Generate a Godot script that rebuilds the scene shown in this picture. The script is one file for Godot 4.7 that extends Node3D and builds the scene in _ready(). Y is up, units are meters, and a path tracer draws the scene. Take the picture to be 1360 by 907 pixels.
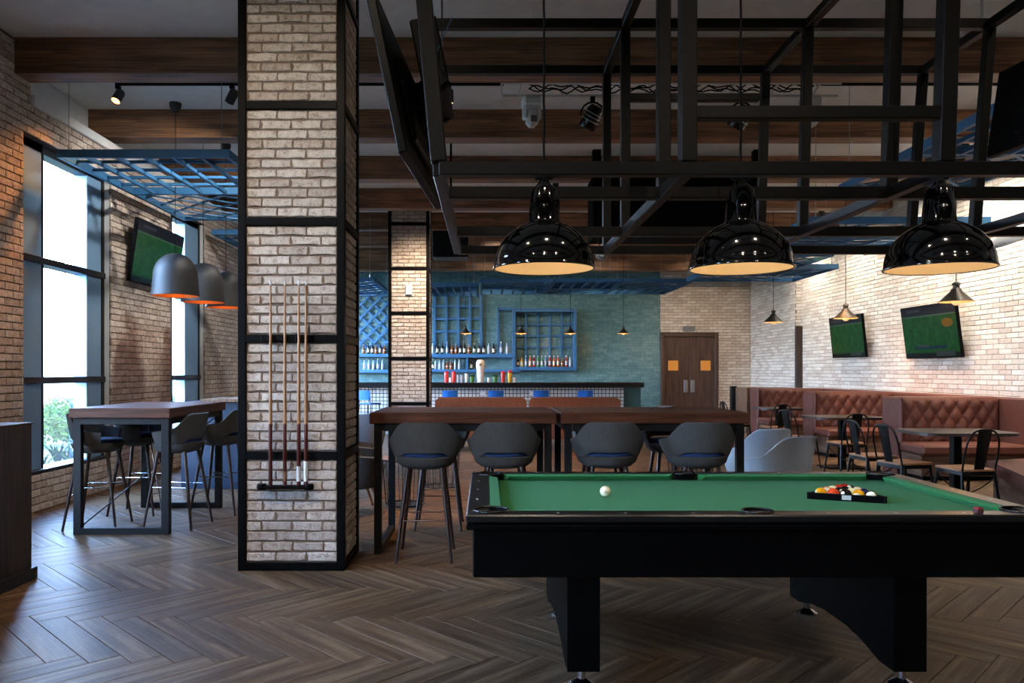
extends Node3D
# A pub hall with a pool table. World: camera at the origin of the floor plan looking along -Z, metres.
const CX := 645.0      # principal point and focal length, in pixels of the 1360x907 frame
const CY := 493.0
const F := 1020.0
const EYE := 1.41
const CEIL := 4.6
const XL := -4.5       # face of the brick on the left (window) wall
const XR := 7.1        # face of the right wall
const ZB := -20.2      # back wall
const ZF := 5.0        # wall behind the camera
var rng := RandomNumberGenerator.new()
var used := {}
var M := {}

# ---------------------------------------------------------------- mesh builder
class MB:
	var v := PackedVector3Array()
	var n := PackedVector3Array()
	var uv := PackedVector2Array()
	var c := PackedColorArray()
	var ix := PackedInt32Array()
	var col := Color.WHITE
	var xf := Transform3D.IDENTITY
	func vert(p: Vector3, nn: Vector3, u := Vector2.ZERO) -> int:
		v.append(xf * p)
		n.append((xf.basis * nn).normalized())
		uv.append(u)
		c.append(col)
		return v.size() - 1
	func tri(a: int, b: int, d: int) -> void:
		ix.append(a); ix.append(d); ix.append(b)
	func face(pts: Array, uvs: Array = []) -> void:
		var nn := Vector3.ZERO
		for i in range(1, pts.size() - 1): nn += (pts[i] - pts[0]).cross(pts[i + 1] - pts[0])
		nn = nn.normalized()
		var s := v.size()
		for i in pts.size():
			vert(pts[i], nn, uvs[i] if uvs.size() > i else Vector2(i % 2, i / 2))
		for i in range(1, pts.size() - 1):
			tri(s, s + i, s + i + 1)
	func face_out(pts: Array, from: Vector3) -> void:
		var nn := Vector3.ZERO
		for i in range(1, pts.size() - 1): nn += (pts[i] - pts[0]).cross(pts[i + 1] - pts[0])
		var m := Vector3.ZERO
		for p in pts: m += p
		if nn.dot(m / pts.size() - from) < 0.0: pts.reverse()
		face(pts)
	func box(at: Vector3, size: Vector3, b := 0.0, basis := Basis.IDENTITY) -> MB:
		var keep := xf
		xf = xf * Transform3D(basis, at)
		var h := size * 0.5
		b = minf(b, minf(h.x, minf(h.y, h.z)) * 0.95)
		var sg := [-1.0, 1.0]
		for a in 3:
			var i := (a + 1) % 3
			var j := (a + 2) % 3
			for s in sg:
				var q := []
				for k in [[-1, -1], [1, -1], [1, 1], [-1, 1]]:
					var p := Vector3.ZERO
					p[a] = s * h[a]; p[i] = k[0] * (h[i] - b); p[j] = k[1] * (h[j] - b)
					q.append(p)
				face_out(q, Vector3.ZERO)
			if b > 0.0:
				for s in sg:
					for t in sg:
						var q := []
						for e in sg:
							var p := Vector3.ZERO
							p[a] = e * (h[a] - b); p[i] = s * h[i]; p[j] = t * (h[j] - b); q.append(p)
						for e in [1.0, -1.0]:
							var p := Vector3.ZERO
							p[a] = e * (h[a] - b); p[i] = s * (h[i] - b); p[j] = t * h[j]; q.append(p)
						face_out(q, Vector3.ZERO)
		if b > 0.0:
			for x in sg:
				for y in sg:
					for z in sg:
						face_out([Vector3(x * h.x, y * (h.y - b), z * (h.z - b)), Vector3(x * (h.x - b), y * h.y, z * (h.z - b)), Vector3(x * (h.x - b), y * (h.y - b), z * h.z)], Vector3.ZERO)
		xf = keep
		return self
	func bar(p: Vector3, q: Vector3, w: float, hh: float, b := 0.004, up := Vector3.UP) -> MB:
		var d := q - p
		var z := d.normalized()
		if absf(z.dot(up)) > 0.98: up = Vector3.BACK
		var x := up.cross(z).normalized()
		var y := z.cross(x)
		return box((p + q) * 0.5, Vector3(w, hh, d.length()), b, Basis(x, y, z))
	func lathe(pf: Array, segs := 20, at := Vector3.ZERO, basis := Basis.IDENTITY) -> MB:
		# pf: Vector2(radius, height) listed so that (dy, -dr) points outwards
		var keep := xf
		xf = xf * Transform3D(basis, at)
		var nr := []
		for i in pf.size() - 1:
			var t: Vector2 = (pf[i + 1] - pf[i])
			nr.append(Vector2(t.y, -t.x).normalized())
		for i in pf.size() - 1:
			var a: Vector2 = nr[i]
			var e: Vector2 = nr[i]
			if i > 0 and nr[i - 1].dot(nr[i]) > 0.6: a = (nr[i - 1] + nr[i]).normalized()
			if i < nr.size() - 1 and nr[i + 1].dot(nr[i]) > 0.6: e = (nr[i + 1] + nr[i]).normalized()
			var s := v.size()
			for k in segs + 1:
				var th := TAU * k / segs
				var d := Vector3(cos(th), 0, sin(th))
				var U := Vector3.UP
				vert(d * pf[i].x + U * pf[i].y, d * a.x + U * a.y, Vector2(float(k) / segs, pf[i].y))
				vert(d * pf[i + 1].x + U * pf[i + 1].y, d * e.x + U * e.y, Vector2(float(k) / segs, pf[i + 1].y))
			for k in segs:
				var o := s + k * 2
				if pf[i].x > 1e-6: tri(o, o + 1, o + 2)
				if pf[i + 1].x > 1e-6: tri(o + 1, o + 3, o + 2)
		xf = keep
		return self
	func tube(pts: Array, r, sides := 8, caps := true) -> MB:
		var m := pts.size()
		var prev := Vector3.ZERO
		var s := v.size()
		for i in m:
			var t: Vector3 = ((pts[mini(i + 1, m - 1)] - pts[maxi(i - 1, 0)]) as Vector3).normalized()
			if i == 0:
				prev = t.cross(Vector3.UP if absf(t.y) < 0.9 else Vector3.RIGHT).normalized()
			prev = (prev - t * prev.dot(t)).normalized()
			var w := t.cross(prev)
			var rad: float = r[i] if r is Array else r
			for k in sides:
				var th := TAU * k / sides
				var d := prev * cos(th) + w * sin(th)
				vert(pts[i] + d * rad, d)
		for i in m - 1:
			for k in sides:
				var a := s + i * sides + k
				var b := s + i * sides + (k + 1) % sides
				tri(a, b, a + sides); tri(b, b + sides, a + sides)
		if caps:
			for e in [0, m - 1]:
				var q := []
				for k in sides:
					var vv: Vector3 = xf.affine_inverse() * v[s + e * sides + k]
					q.append(vv)
				var other: Vector3 = pts[1] if e == 0 else pts[m - 2]
				face_out(q, other)
		return self
	func prism(poly: PackedVector2Array, z0: float, z1: float) -> MB:
		# polygon in local XY (counter-clockwise), extruded from z0 to z1
		if Geometry2D.is_polygon_clockwise(poly): poly.reverse()
		var t := Geometry2D.triangulate_polygon(poly)
		for side in 2:
			var z := z1 if side == 0 else z0
			var s := v.size()
			for p in poly: vert(Vector3(p.x, p.y, z), Vector3(0, 0, 1 if side == 0 else -1), p)
			for i in range(0, t.size(), 3):
				var a := t[i]
				var b := t[i + 1]
				var d := t[i + 2]
				var ccw := (poly[b] - poly[a]).cross(poly[d] - poly[a]) > 0
				if ccw == (side == 0): tri(s + a, s + b, s + d)
				else: tri(s + a, s + d, s + b)
		for i in poly.size():
			var p := poly[i]
			var q := poly[(i + 1) % poly.size()]
			face([Vector3(p.x, p.y, z0), Vector3(q.x, q.y, z0), Vector3(q.x, q.y, z1), Vector3(p.x, p.y, z1)])
		return self
	func grid(rows: Array, flip := false) -> MB:
		# smooth sheet from rows of points
		var s := v.size()
		var R := rows.size()
		var C: int = rows[0].size()
		for i in R:
			for j in C:
				var du: Vector3 = rows[i][mini(j + 1, C - 1)] - rows[i][maxi(j - 1, 0)]
				var dv: Vector3 = rows[mini(i + 1, R - 1)][j] - rows[maxi(i - 1, 0)][j]
				var nn := du.cross(dv).normalized()
				if nn.length() < 0.5: nn = Vector3.UP
				vert(rows[i][j], -nn if flip else nn, Vector2(float(j) / (C - 1), float(i) / (R - 1)))
		for i in R - 1:
			for j in C - 1:
				var a := s + i * C + j
				if flip:
					tri(a, a + C, a + 1); tri(a + 1, a + C, a + C + 1)
				else:
					tri(a, a + 1, a + C); tri(a + 1, a + C + 1, a + C)
		return self
	func shell(rows: Array, th: float) -> MB:
		# a sheet with thickness th, closed at its rim
		var R := rows.size()
		var C: int = rows[0].size()
		var o := []
		for i in R:
			var w := []
			for j in C:
				var du: Vector3 = rows[i][mini(j + 1, C - 1)] - rows[i][maxi(j - 1, 0)]
				var dv: Vector3 = rows[mini(i + 1, R - 1)][j] - rows[maxi(i - 1, 0)][j]
				w.append(rows[i][j] - du.cross(dv).normalized() * th)
			o.append(w)
		grid(rows); grid(o, true)
		var rim_a := []
		var rim_b := []
		for j in C: rim_a.append(rows[0][j]); rim_b.append(o[0][j])
		for i in range(1, R): rim_a.append(rows[i][C - 1]); rim_b.append(o[i][C - 1])
		for j in range(C - 2, -1, -1): rim_a.append(rows[R - 1][j]); rim_b.append(o[R - 1][j])
		for i in range(R - 2, -1, -1): rim_a.append(rows[i][0]); rim_b.append(o[i][0])
		grid([rim_b, rim_a])
		return self
	func ball(at: Vector3, r: float, segs := 14, squash := 1.0) -> MB:
		var pf := []
		var h := segs / 2
		for i in h + 1:
			var a := -PI / 2 + PI * i / h
			pf.append(Vector2(maxf(cos(a) * r, 0.0), sin(a) * r * squash))
		return lathe(pf, segs, at)
	func add(o: MB, t: Transform3D, tint := Color.WHITE) -> void:
		var s := v.size()
		var nb := t.basis.inverse().transposed()
		for i in o.v.size():
			v.append(t * o.v[i]); n.append((nb * o.n[i]).normalized()); uv.append(o.uv[i]); c.append(o.c[i] * tint)
		for i in o.ix: ix.append(i + s)
	func mesh() -> ArrayMesh:
		var a := []
		a.resize(Mesh.ARRAY_MAX)
		a[Mesh.ARRAY_VERTEX] = v
		a[Mesh.ARRAY_NORMAL] = n
		a[Mesh.ARRAY_TEX_UV] = uv
		a[Mesh.ARRAY_COLOR] = c
		a[Mesh.ARRAY_INDEX] = ix
		var m := ArrayMesh.new()
		m.add_surface_from_arrays(Mesh.PRIMITIVE_TRIANGLES, a)
		return m

# ---------------------------------------------------------------- scene helpers
func numbered(called: String) -> String:
	if not used.has(called):
		used[called] = 0
		return called
	used[called] += 1
	return "%s_%03d" % [called, used[called]]

func thing(called: String, label: String, category: String, at := Vector3.ZERO, turn := 0.0, group := "") -> Node3D:
	var o := Node3D.new()
	o.name = numbered(called)
	add_child(o)
	o.position = at
	o.rotation.y = turn
	o.set_meta("label", label)
	o.set_meta("category", category)
	if group: o.set_meta("group", group)
	return o

func part(parent: Node, called: String, shape, mat: Material, label := "") -> MeshInstance3D:
	var o := MeshInstance3D.new()
	o.name = called
	o.mesh = shape.mesh() if shape is MB else shape
	o.material_override = mat
	parent.add_child(o, true)
	if label: o.set_meta("label", label)
	return o

func single(called: String, shape, mat: Material, label: String, category: String, at := Vector3.ZERO, turn := 0.0, group := "") -> MeshInstance3D:
	var o := MeshInstance3D.new()
	o.name = numbered(called)
	o.mesh = shape.mesh() if shape is MB else shape
	o.material_override = mat
	add_child(o)
	o.position = at
	o.rotation.y = turn
	o.set_meta("label", label)
	o.set_meta("category", category)
	if group: o.set_meta("group", group)
	return o

func struct(called: String, shape, mat: Material, label := "") -> MeshInstance3D:
	var o := MeshInstance3D.new()
	o.name = called
	o.mesh = shape.mesh() if shape is MB else shape
	o.material_override = mat
	add_child(o)
	o.set_meta("kind", "structure")
	if label: o.set_meta("label", label)
	return o

func struct_root(called: String, label := "") -> Node3D:
	var o := Node3D.new()
	o.name = called
	add_child(o)
	o.set_meta("kind", "structure")
	if label: o.set_meta("label", label)
	return o

func dup(o: Node3D, at: Vector3, turn := 0.0, label := "", group := "") -> Node3D:
	var base: String = o.name
	base = base.rstrip("0123456789").trim_suffix("_")
	var r: Node3D = o.duplicate()
	r.name = numbered(base)
	add_child(r)
	r.position = at
	r.rotation.y = turn
	if label: r.set_meta("label", label)
	if group: r.set_meta("group", group)
	return r

func pix(x: float, y: float, d: float) -> Vector3:      # a pixel of the photograph at depth d
	return Vector3((x - CX) * d / F, EYE - (y - CY) * d / F, -d)

func scr(p: Vector3) -> Vector2:
	return Vector2(CX + p.x * F / -p.z, CY - (p.y - EYE) * F / -p.z)

# ---------------------------------------------------------------- textures and materials
func noise_img(seed_: int, w: int, h: int, freq: float, oct := 4, kind := FastNoiseLite.TYPE_SIMPLEX_SMOOTH) -> Image:
	var f := FastNoiseLite.new()
	f.seed = seed_
	f.noise_type = kind
	f.frequency = freq
	f.fractal_octaves = oct
	var im := f.get_seamless_image(w, h)
	im.convert(Image.FORMAT_L8)
	return im

func ramp(stops: Array, t: float) -> Color:
	for i in range(1, stops.size()):
		if t <= stops[i][0]:
			var a = stops[i - 1]
			var b = stops[i]
			return (a[1] as Color).lerp(b[1], clampf((t - a[0]) / maxf(b[0] - a[0], 1e-4), 0, 1))
	return stops[-1][1]

func tex(layers: Array, stops: Array, size := 512) -> ImageTexture:
	# layers: [image, weight]; the weighted mean of the layers runs through a colour ramp
	var lut := []
	for i in 256: lut.append(ramp(stops, i / 255.0))
	var data := PackedByteArray()
	data.resize(size * size * 3)
	var bs := []
	var ws := []
	var tot := 0.0
	for l in layers:
		var im: Image = l[0]
		if im.get_width() != size or im.get_height() != size: im.resize(size, size, Image.INTERPOLATE_CUBIC)
		bs.append(im.get_data())
		ws.append(l[1])
		tot += l[1]
	var nl := bs.size()
	for i in size * size:
		var t := 0.0
		for k in nl: t += bs[k][i] * ws[k]
		var q: Color = lut[clampi(int(t / tot), 0, 255)]
		data[i * 3] = int(q.r * 255); data[i * 3 + 1] = int(q.g * 255); data[i * 3 + 2] = int(q.b * 255)
	var im := Image.create_from_data(size, size, false, Image.FORMAT_RGB8, data)
	im.generate_mipmaps()
	return ImageTexture.create_from_image(im)

func normal_tex(im: Image, strength: float) -> ImageTexture:
	var q: Image = im.duplicate()
	q.convert(Image.FORMAT_RGBA8)
	q.bump_map_to_normal_map(strength)
	return ImageTexture.create_from_image(q)

func mat(col: Color, rough := 0.6, metal := 0.0, t: Texture2D = null, scale := Vector3.ONE, world := false, nt: Texture2D = null, ns := 1.0) -> StandardMaterial3D:
	var m := StandardMaterial3D.new()
	m.albedo_color = col
	m.roughness = rough
	m.metallic = metal
	if t or nt:
		m.uv1_triplanar = true
		m.uv1_world_triplanar = world
		m.uv1_scale = scale
	if t: m.albedo_texture = t
	if nt:
		m.normal_enabled = true
		m.normal_texture = nt
		m.normal_scale = ns
	return m

func glow(col: Color, energy: float) -> StandardMaterial3D:
	var m := StandardMaterial3D.new()
	m.albedo_color = Color(0.9, 0.85, 0.75)
	m.emission_enabled = true
	m.emission = col
	m.emission_energy_multiplier = energy
	return m

# ---------------------------------------------------------------- scene
const LAMP_DOME := 0.045
const LAMP_BELL := 0.06
const LAMP_CONE := 0.3
const LAMP_BAR := 0.5
const SPOT := 20.0
const SPOT_WALL := 7.5
const SPOT_FRONT := 2.0
const ADDED_SPOT_BACK := 8.0
const SPOT_LEFT := 7.0
const SPOT_RIGHT := 9.0

func _ready() -> void:
	rng.seed = 20240
	var cam := Camera3D.new()
	cam.name = "camera"
	add_child(cam)
	cam.position = Vector3(0, EYE, 0)
	cam.projection = Camera3D.PROJECTION_FRUSTUM
	cam.near = 0.1
	cam.far = 600.0
	cam.size = 0.1 * 907.0 / F
	cam.frustum_offset = Vector2((680.0 - CX) / F, (CY - 453.5) / F) * 0.1
	cam.current = true
	var we := WorldEnvironment.new()
	we.name = "environment"
	var env := Environment.new()
	env.background_mode = Environment.BG_SKY
	var sky := Sky.new()
	var sm := ProceduralSkyMaterial.new()
	sm.sky_top_color = Color(0.56, 0.75, 1.0)
	sm.sky_horizon_color = Color(0.86, 0.93, 1.0)
	sm.ground_horizon_color = Color(0.80, 0.86, 0.84)
	sm.ground_bottom_color = Color(0.45, 0.48, 0.40)
	sm.energy_multiplier = 85.0
	sky.sky_material = sm
	env.sky = sky
	env.tonemap_mode = Environment.TONE_MAPPER_LINEAR
	env.tonemap_exposure = 1.0
	env.sdfgi_enabled = true
	env.ssao_enabled = true
	env.ssil_enabled = true
	we.environment = env
	add_child(we)
	make_materials()
	build_shell()
	build_pillars()
	build_pool()
	build_truss()
	build_seating()
	build_booths()
	build_bar()
	build_left()
	build_lamps()
	build_tracks()
	build_trellises()
	build_tvs()
	build_outside()

func make_materials() -> void:
	var n1 := noise_img(3, 512, 512, 0.012, 5)
	var n2 := noise_img(8, 512, 512, 0.05, 4)
	var n3 := noise_img(21, 512, 512, 0.16, 3)
	var s1 := noise_img(5, 48, 512, 0.03, 4)
	var s2 := noise_img(6, 24, 512, 0.12, 3)
	var s3 := noise_img(7, 96, 512, 0.02, 3)
	var grain_l := [[s1, 1.0], [s2, 0.8], [s3, 0.7]]
	# whitewashed brick: pale lime over brown clay showing through in patches
	var brick_t := tex([[n1, 1.0], [n2, 0.9], [n3, 0.8]], [[0.0, Color(0.45, 0.37, 0.31)], [0.33, Color(0.68, 0.61, 0.56)], [0.43, Color(0.88, 0.85, 0.81)], [0.62, Color(0.96, 0.93, 0.90)], [1.0, Color(1, 0.98, 0.96)]])
	var white_t := tex([[n1, 0.8], [n2, 0.9], [n3, 0.7]], [[0.0, Color(0.66, 0.60, 0.55)], [0.34, Color(0.84, 0.80, 0.76)], [0.46, Color(0.95, 0.93, 0.90)], [1.0, Color(1, 0.99, 0.97)]])
	var brick_n := normal_tex(n2, 2.5)
	var fine_n := normal_tex(n3, 1.2)
	var wave_n := normal_tex(n1, 3.0)
	var mortar_t := tex([[n2, 1.0], [n3, 1.0]], [[0.0, Color(0.7, 0.68, 0.66)], [1.0, Color(1, 1, 1)]])
	M.mortar = mat(Color(0.42, 0.38, 0.345), 0.95, 0, mortar_t, Vector3(2, 2, 2), true)
	M.mortar_pale = mat(Color(0.42, 0.39, 0.36), 0.95, 0, mortar_t, Vector3(2, 2, 2), true)
	M.grout_grey = mat(Color(0.24, 0.235, 0.23), 0.9)
	M.mortar_tan = mat(Color(0.60, 0.53, 0.47), 0.95, 0, mortar_t, Vector3(2, 2, 2), true)
	M.brick = []
	M.brick_tint = [Color(0.82, 0.80, 0.775), Color(0.76, 0.73, 0.70), Color(0.86, 0.845, 0.82), Color(0.79, 0.755, 0.72)]
	for q in M.brick_tint: M.brick.append(mat(q, 0.88, 0, brick_t, Vector3(2.2, 2.2, 2.2), true, brick_n, 0.8))
	M.brick_stuff = mat(Color.WHITE, 0.88, 0, brick_t, Vector3(2.2, 2.2, 2.2), true, brick_n, 0.8)
	M.brick_stuff.vertex_color_use_as_albedo = true
	M.white_brick = []
	M.white_tint = [Color(0.86, 0.83, 0.80), Color(0.82, 0.79, 0.75), Color(0.89, 0.87, 0.84), Color(0.80, 0.75, 0.71)]
	for q in M.white_tint: M.white_brick.append(mat(q, 0.85, 0, white_t, Vector3(2.2, 2.2, 2.2), true, brick_n, 0.5))
	M.white_stuff = mat(Color.WHITE, 0.85, 0, white_t, Vector3(2.2, 2.2, 2.2), true, brick_n, 0.5)
	M.white_stuff.vertex_color_use_as_albedo = true
	var tile_t := tex([[n1, 1.0], [n2, 0.4]], [[0.0, Color(0.75, 0.80, 0.80)], [1.0, Color(1, 1, 1)]])
	M.tile = []
	M.tile_tint = [Color(0.42, 0.55, 0.56), Color(0.44, 0.575, 0.58), Color(0.40, 0.53, 0.545), Color(0.46, 0.585, 0.585)]
	for q in M.tile_tint: M.tile.append(mat(q, 0.12, 0, tile_t, Vector3(1.2, 1.2, 1.2), true, wave_n, 0.35))
	M.tile_stuff = mat(Color.WHITE, 0.12, 0, tile_t, Vector3(1.2, 1.2, 1.2), true, wave_n, 0.35)
	M.tile_stuff.vertex_color_use_as_albedo = true
	M.mosaic_tint = [Color(0.80, 0.79, 0.76), Color(0.77, 0.76, 0.74)]
	M.mosaic = [mat(M.mosaic_tint[0], 0.25), mat(M.mosaic_tint[1], 0.25)]
	M.mosaic_stuff = mat(Color.WHITE, 0.25)
	M.mosaic_stuff.vertex_color_use_as_albedo = true
	# floor: wood-look planks, grain along U of each plank's own UVs
	var plank_t := tex([[s1, 1.0], [s2, 0.7], [s3, 1.0], [n2, 0.35]], [[0.0, Color(0.30, 0.23, 0.18)], [0.33, Color(0.54, 0.45, 0.38)], [0.43, Color(0.63, 0.54, 0.46)], [0.5, Color(0.69, 0.595, 0.51)], [0.58, Color(0.76, 0.67, 0.585)], [0.70, Color(0.86, 0.78, 0.70)]])
	M.plank = []
	M.plank_tint = [Color(0.555, 0.51, 0.44), Color(0.505, 0.46, 0.395), Color(0.595, 0.545, 0.475), Color(0.525, 0.465, 0.39), Color(0.485, 0.445, 0.39), Color(0.565, 0.51, 0.43)]
	for q in M.plank_tint:
		var m := mat(q, 0.5)
		m.metallic_specular = 0.29
		m.albedo_texture = plank_t
		m.normal_enabled = true
		m.normal_texture = normal_tex(s2, 1.0)
		m.normal_scale = 0.25
		M.plank.append(m)
	M.plank_stuff = mat(Color.WHITE, 0.5)
	M.plank_stuff.metallic_specular = 0.29
	M.plank_stuff.albedo_texture = plank_t
	M.plank_stuff.vertex_color_use_as_albedo = true
	M.floor_joint = mat(Color(0.40, 0.35, 0.31), 0.8)
	# woods (grain along X on faces seen from front, above and below)
	var wood_stops := [[0.0, Color(0.42, 0.36, 0.32)], [0.34, Color(0.60, 0.54, 0.49)], [0.46, Color(0.75, 0.70, 0.65)], [0.56, Color(0.84, 0.79, 0.75)], [0.70, Color(0.94, 0.91, 0.88)]]
	var wood_t := tex(grain_l, wood_stops)
	var wi: Image = wood_t.get_image().duplicate()
	wi.clear_mipmaps()
	wi.rotate_90(CLOCKWISE)
	wi.generate_mipmaps()
	var wood_v := ImageTexture.create_from_image(wi)
	M.beam = mat(Color(0.63, 0.47, 0.34), 0.55, 0, wood_t, Vector3(0.45, 0.9, 0.45))
	M.table_wood = mat(Color(0.40, 0.25, 0.175), 0.48, 0, wood_t, Vector3(0.7, 1.4, 1.4))
	M.cabinet_wood = mat(Color(0.26, 0.185, 0.14), 0.55, 0, wood_v, Vector3(1.4, 0.6, 1.4))
	M.door_wood = mat(Color(0.34, 0.24, 0.185), 0.5, 0, wood_v, Vector3(1.2, 0.5, 1.2))
	M.tan_wood = mat(Color(0.55, 0.43, 0.32), 0.6, 0, wood_v, Vector3(1.5, 0.6, 1.5))
	M.seat_wood = mat(Color(0.70, 0.50, 0.32), 0.45, 0, wood_t, Vector3(1.5, 3, 3))
	M.leg_wood = mat(Color(0.20, 0.125, 0.085), 0.4, 0, wood_v, Vector3(3, 1, 3))
	M.leg_oak = mat(Color(0.66, 0.50, 0.36), 0.5, 0, wood_v, Vector3(3, 1, 3))
	M.bench_wood = mat(Color(0.42, 0.31, 0.22), 0.6, 0, wood_t, Vector3(0.8, 1.5, 0.8))
	M.cue_shaft = mat(Color(0.80, 0.62, 0.42), 0.35, 0, wood_v, Vector3(6, 0.7, 6))
	M.cue_butt = mat(Color(0.36, 0.14, 0.08), 0.3, 0, wood_v, Vector3(6, 0.7, 6))
	# paint, metal, cloth
	var plaster_t := tex([[n1, 1.0], [n3, 0.4]], [[0.0, Color(0.93, 0.93, 0.92)], [1.0, Color(1, 1, 1)]])
	M.ceiling = mat(Color(0.90, 0.90, 0.88), 0.9, 0, plaster_t, Vector3(0.5, 0.5, 0.5), true)
	M.plaster = mat(Color(0.86, 0.87, 0.87), 0.9, 0, plaster_t, Vector3(0.5, 0.5, 0.5), true)
	M.plain_wall = mat(Color(0.42, 0.40, 0.38), 0.9, 0, plaster_t, Vector3(0.5, 0.5, 0.5), true)
	M.black_steel = mat(Color(0.035, 0.034, 0.034), 0.42, 0.0, mortar_t, Vector3(3, 3, 3))
	M.truss_steel = mat(Color(0.10, 0.093, 0.088), 0.38, 0.35, mortar_t, Vector3(3, 3, 3))
	M.frame_steel = mat(Color(0.095, 0.097, 0.10), 0.5, 0.1, mortar_t, Vector3(3, 3, 3))
	M.chair_steel = mat(Color(0.018, 0.018, 0.019), 0.34)
	M.window_alu = mat(Color(0.44, 0.58, 0.69), 0.5, 0.2)
	M.gasket = mat(Color(0.03, 0.03, 0.035), 0.5)
	M.chrome = mat(Color(0.80, 0.80, 0.82), 0.15, 1.0)
	M.steel = mat(Color(0.62, 0.62, 0.62), 0.3, 0.9)
	M.cable = mat(Color(0.55, 0.55, 0.55), 0.4, 0.6)
	M.black_cable = mat(Color(0.02, 0.02, 0.02), 0.6)
	M.enamel = mat(Color(0.012, 0.012, 0.013), 0.1)
	M.enamel.clearcoat_enabled = true
	M.enamel.clearcoat = 0.8
	M.enamel.clearcoat_roughness = 0.05
	M.enamel_in = mat(Color(0.90, 0.80, 0.64), 0.6)
	M.gloss_black = mat(Color(0.012, 0.012, 0.012), 0.22)
	M.table_black = mat(Color(0.010, 0.010, 0.010), 0.5)
	M.rail_black = mat(Color(0.06, 0.058, 0.056), 0.3)
	M.pocket_black = mat(Color(0.012, 0.012, 0.012), 0.8)
	M.bell_grey = mat(Color(0.105, 0.107, 0.11), 0.6)
	M.bell_in = mat(Color(0.78, 0.50, 0.26), 0.45, 0.5)
	M.cone_bronze = mat(Color(0.24, 0.21, 0.18), 0.45, 0.5)
	M.blue = mat(Color(0.19, 0.44, 0.63), 0.5, 0, mortar_t, Vector3(2, 2, 2))
	M.blue_dark = mat(Color(0.08, 0.15, 0.23), 0.5)
	M.blue_seat = mat(Color(0.10, 0.36, 0.66), 0.4)
	var cloth_t := tex([[noise_img(31, 512, 512, 0.3, 2), 1.0], [n2, 0.25]], [[0.0, Color(0.80, 0.80, 0.80)], [1.0, Color(1, 1, 1)]])
	M.cloth_green = mat(Color(0.14, 0.48, 0.24), 0.95, 0, cloth_t, Vector3(2, 2, 2))
	M.cloth_green.rim_enabled = true
	M.cloth_green.rim = 0.15
	var weave_v := tex([[noise_img(33, 512, 24, 0.2, 3), 1.0], [noise_img(31, 512, 512, 0.3, 2), 0.7]], [[0.0, Color(0.62, 0.62, 0.62)], [1.0, Color(1, 1, 1)]])
	M.grey_fabric = mat(Color(0.315, 0.315, 0.305), 0.95, 0, weave_v, Vector3(1.6, 1.6, 1.6))
	M.blue_fabric = mat(Color(0.10, 0.22, 0.40), 0.95, 0, cloth_t, Vector3(3, 3, 3))
	M.pale_fabric = mat(Color(0.72, 0.77, 0.81), 0.95, 0, cloth_t, Vector3(3, 3, 3))
	var leather_t := tex([[n1, 0.8], [n3, 0.7]], [[0.0, Color(0.72, 0.70, 0.68)], [1.0, Color(1, 1, 1)]])
	M.leather = mat(Color(0.42, 0.25, 0.205), 0.5, 0, leather_t, Vector3(3, 3, 3), false, fine_n, 0.25)
	M.sofa_leather = mat(Color(0.52, 0.30, 0.20), 0.5, 0, leather_t, Vector3(3, 3, 3), false, fine_n, 0.25)
	M.bar_top = mat(Color(0.04, 0.04, 0.042), 0.3, 0, mortar_t, Vector3(3, 3, 3))
	M.dark_top = mat(Color(0.20, 0.145, 0.12), 0.35, 0, wood_t, Vector3(0.9, 1.6, 1.6))
	M.white_plastic = mat(Color(0.82, 0.82, 0.80), 0.4)
	M.grey_plastic = mat(Color(0.42, 0.42, 0.42), 0.5)
	M.black_plastic = mat(Color(0.02, 0.02, 0.021), 0.45)
	M.speaker_cloth = mat(Color(0.014, 0.014, 0.014), 0.85)
	M.pane = mat(Color(0.93, 0.97, 1.0, 0.06), 0.02)
	M.pane.transparency = BaseMaterial3D.TRANSPARENCY_ALPHA
	M.amber_pane = mat(Color(0.85, 0.56, 0.22), 0.3)
	M.soil = mat(Color(0.17, 0.13, 0.10), 0.95, 0, mortar_t, Vector3(1, 1, 1), true)
	M.meadow = mat(Color(0.22, 0.24, 0.13), 0.95, 0, tex([[n1, 1.0], [n2, 1.0]], [[0.0, Color(0.55, 0.6, 0.5)], [1.0, Color(1, 1, 0.9)]]), Vector3(0.3, 0.3, 0.3), true)
	M.leaf = []
	for q in [Color(0.13, 0.22, 0.05), Color(0.09, 0.19, 0.06), Color(0.20, 0.24, 0.07)]:
		var m := mat(q, 0.9)
		m.metallic_specular = 0.15
		m.backlight_enabled = true
		m.backlight = q * 0.25
		M.leaf.append(m)
	for q in [M.black_steel, M.table_black, M.speaker_cloth, M.pocket_black, M.black_plastic, M.black_cable]: q.metallic_specular = 0.18
	M.truss_steel.metallic_specular = 0.3
	for q in [M.chair_steel, M.leather, M.sofa_leather, M.table_wood, M.frame_steel]: q.metallic_specular = 0.34
	M.strap_leaf = []
	for q in [Color(0.085, 0.155, 0.045), Color(0.065, 0.135, 0.05), Color(0.11, 0.165, 0.05)]:
		var m := mat(q, 0.9)
		m.metallic_specular = 0.12
		M.strap_leaf.append(m)
	M.truss_steel.metallic = 0.1
	M.truss_steel.albedo_color = Color(0.06, 0.053, 0.047)

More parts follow.
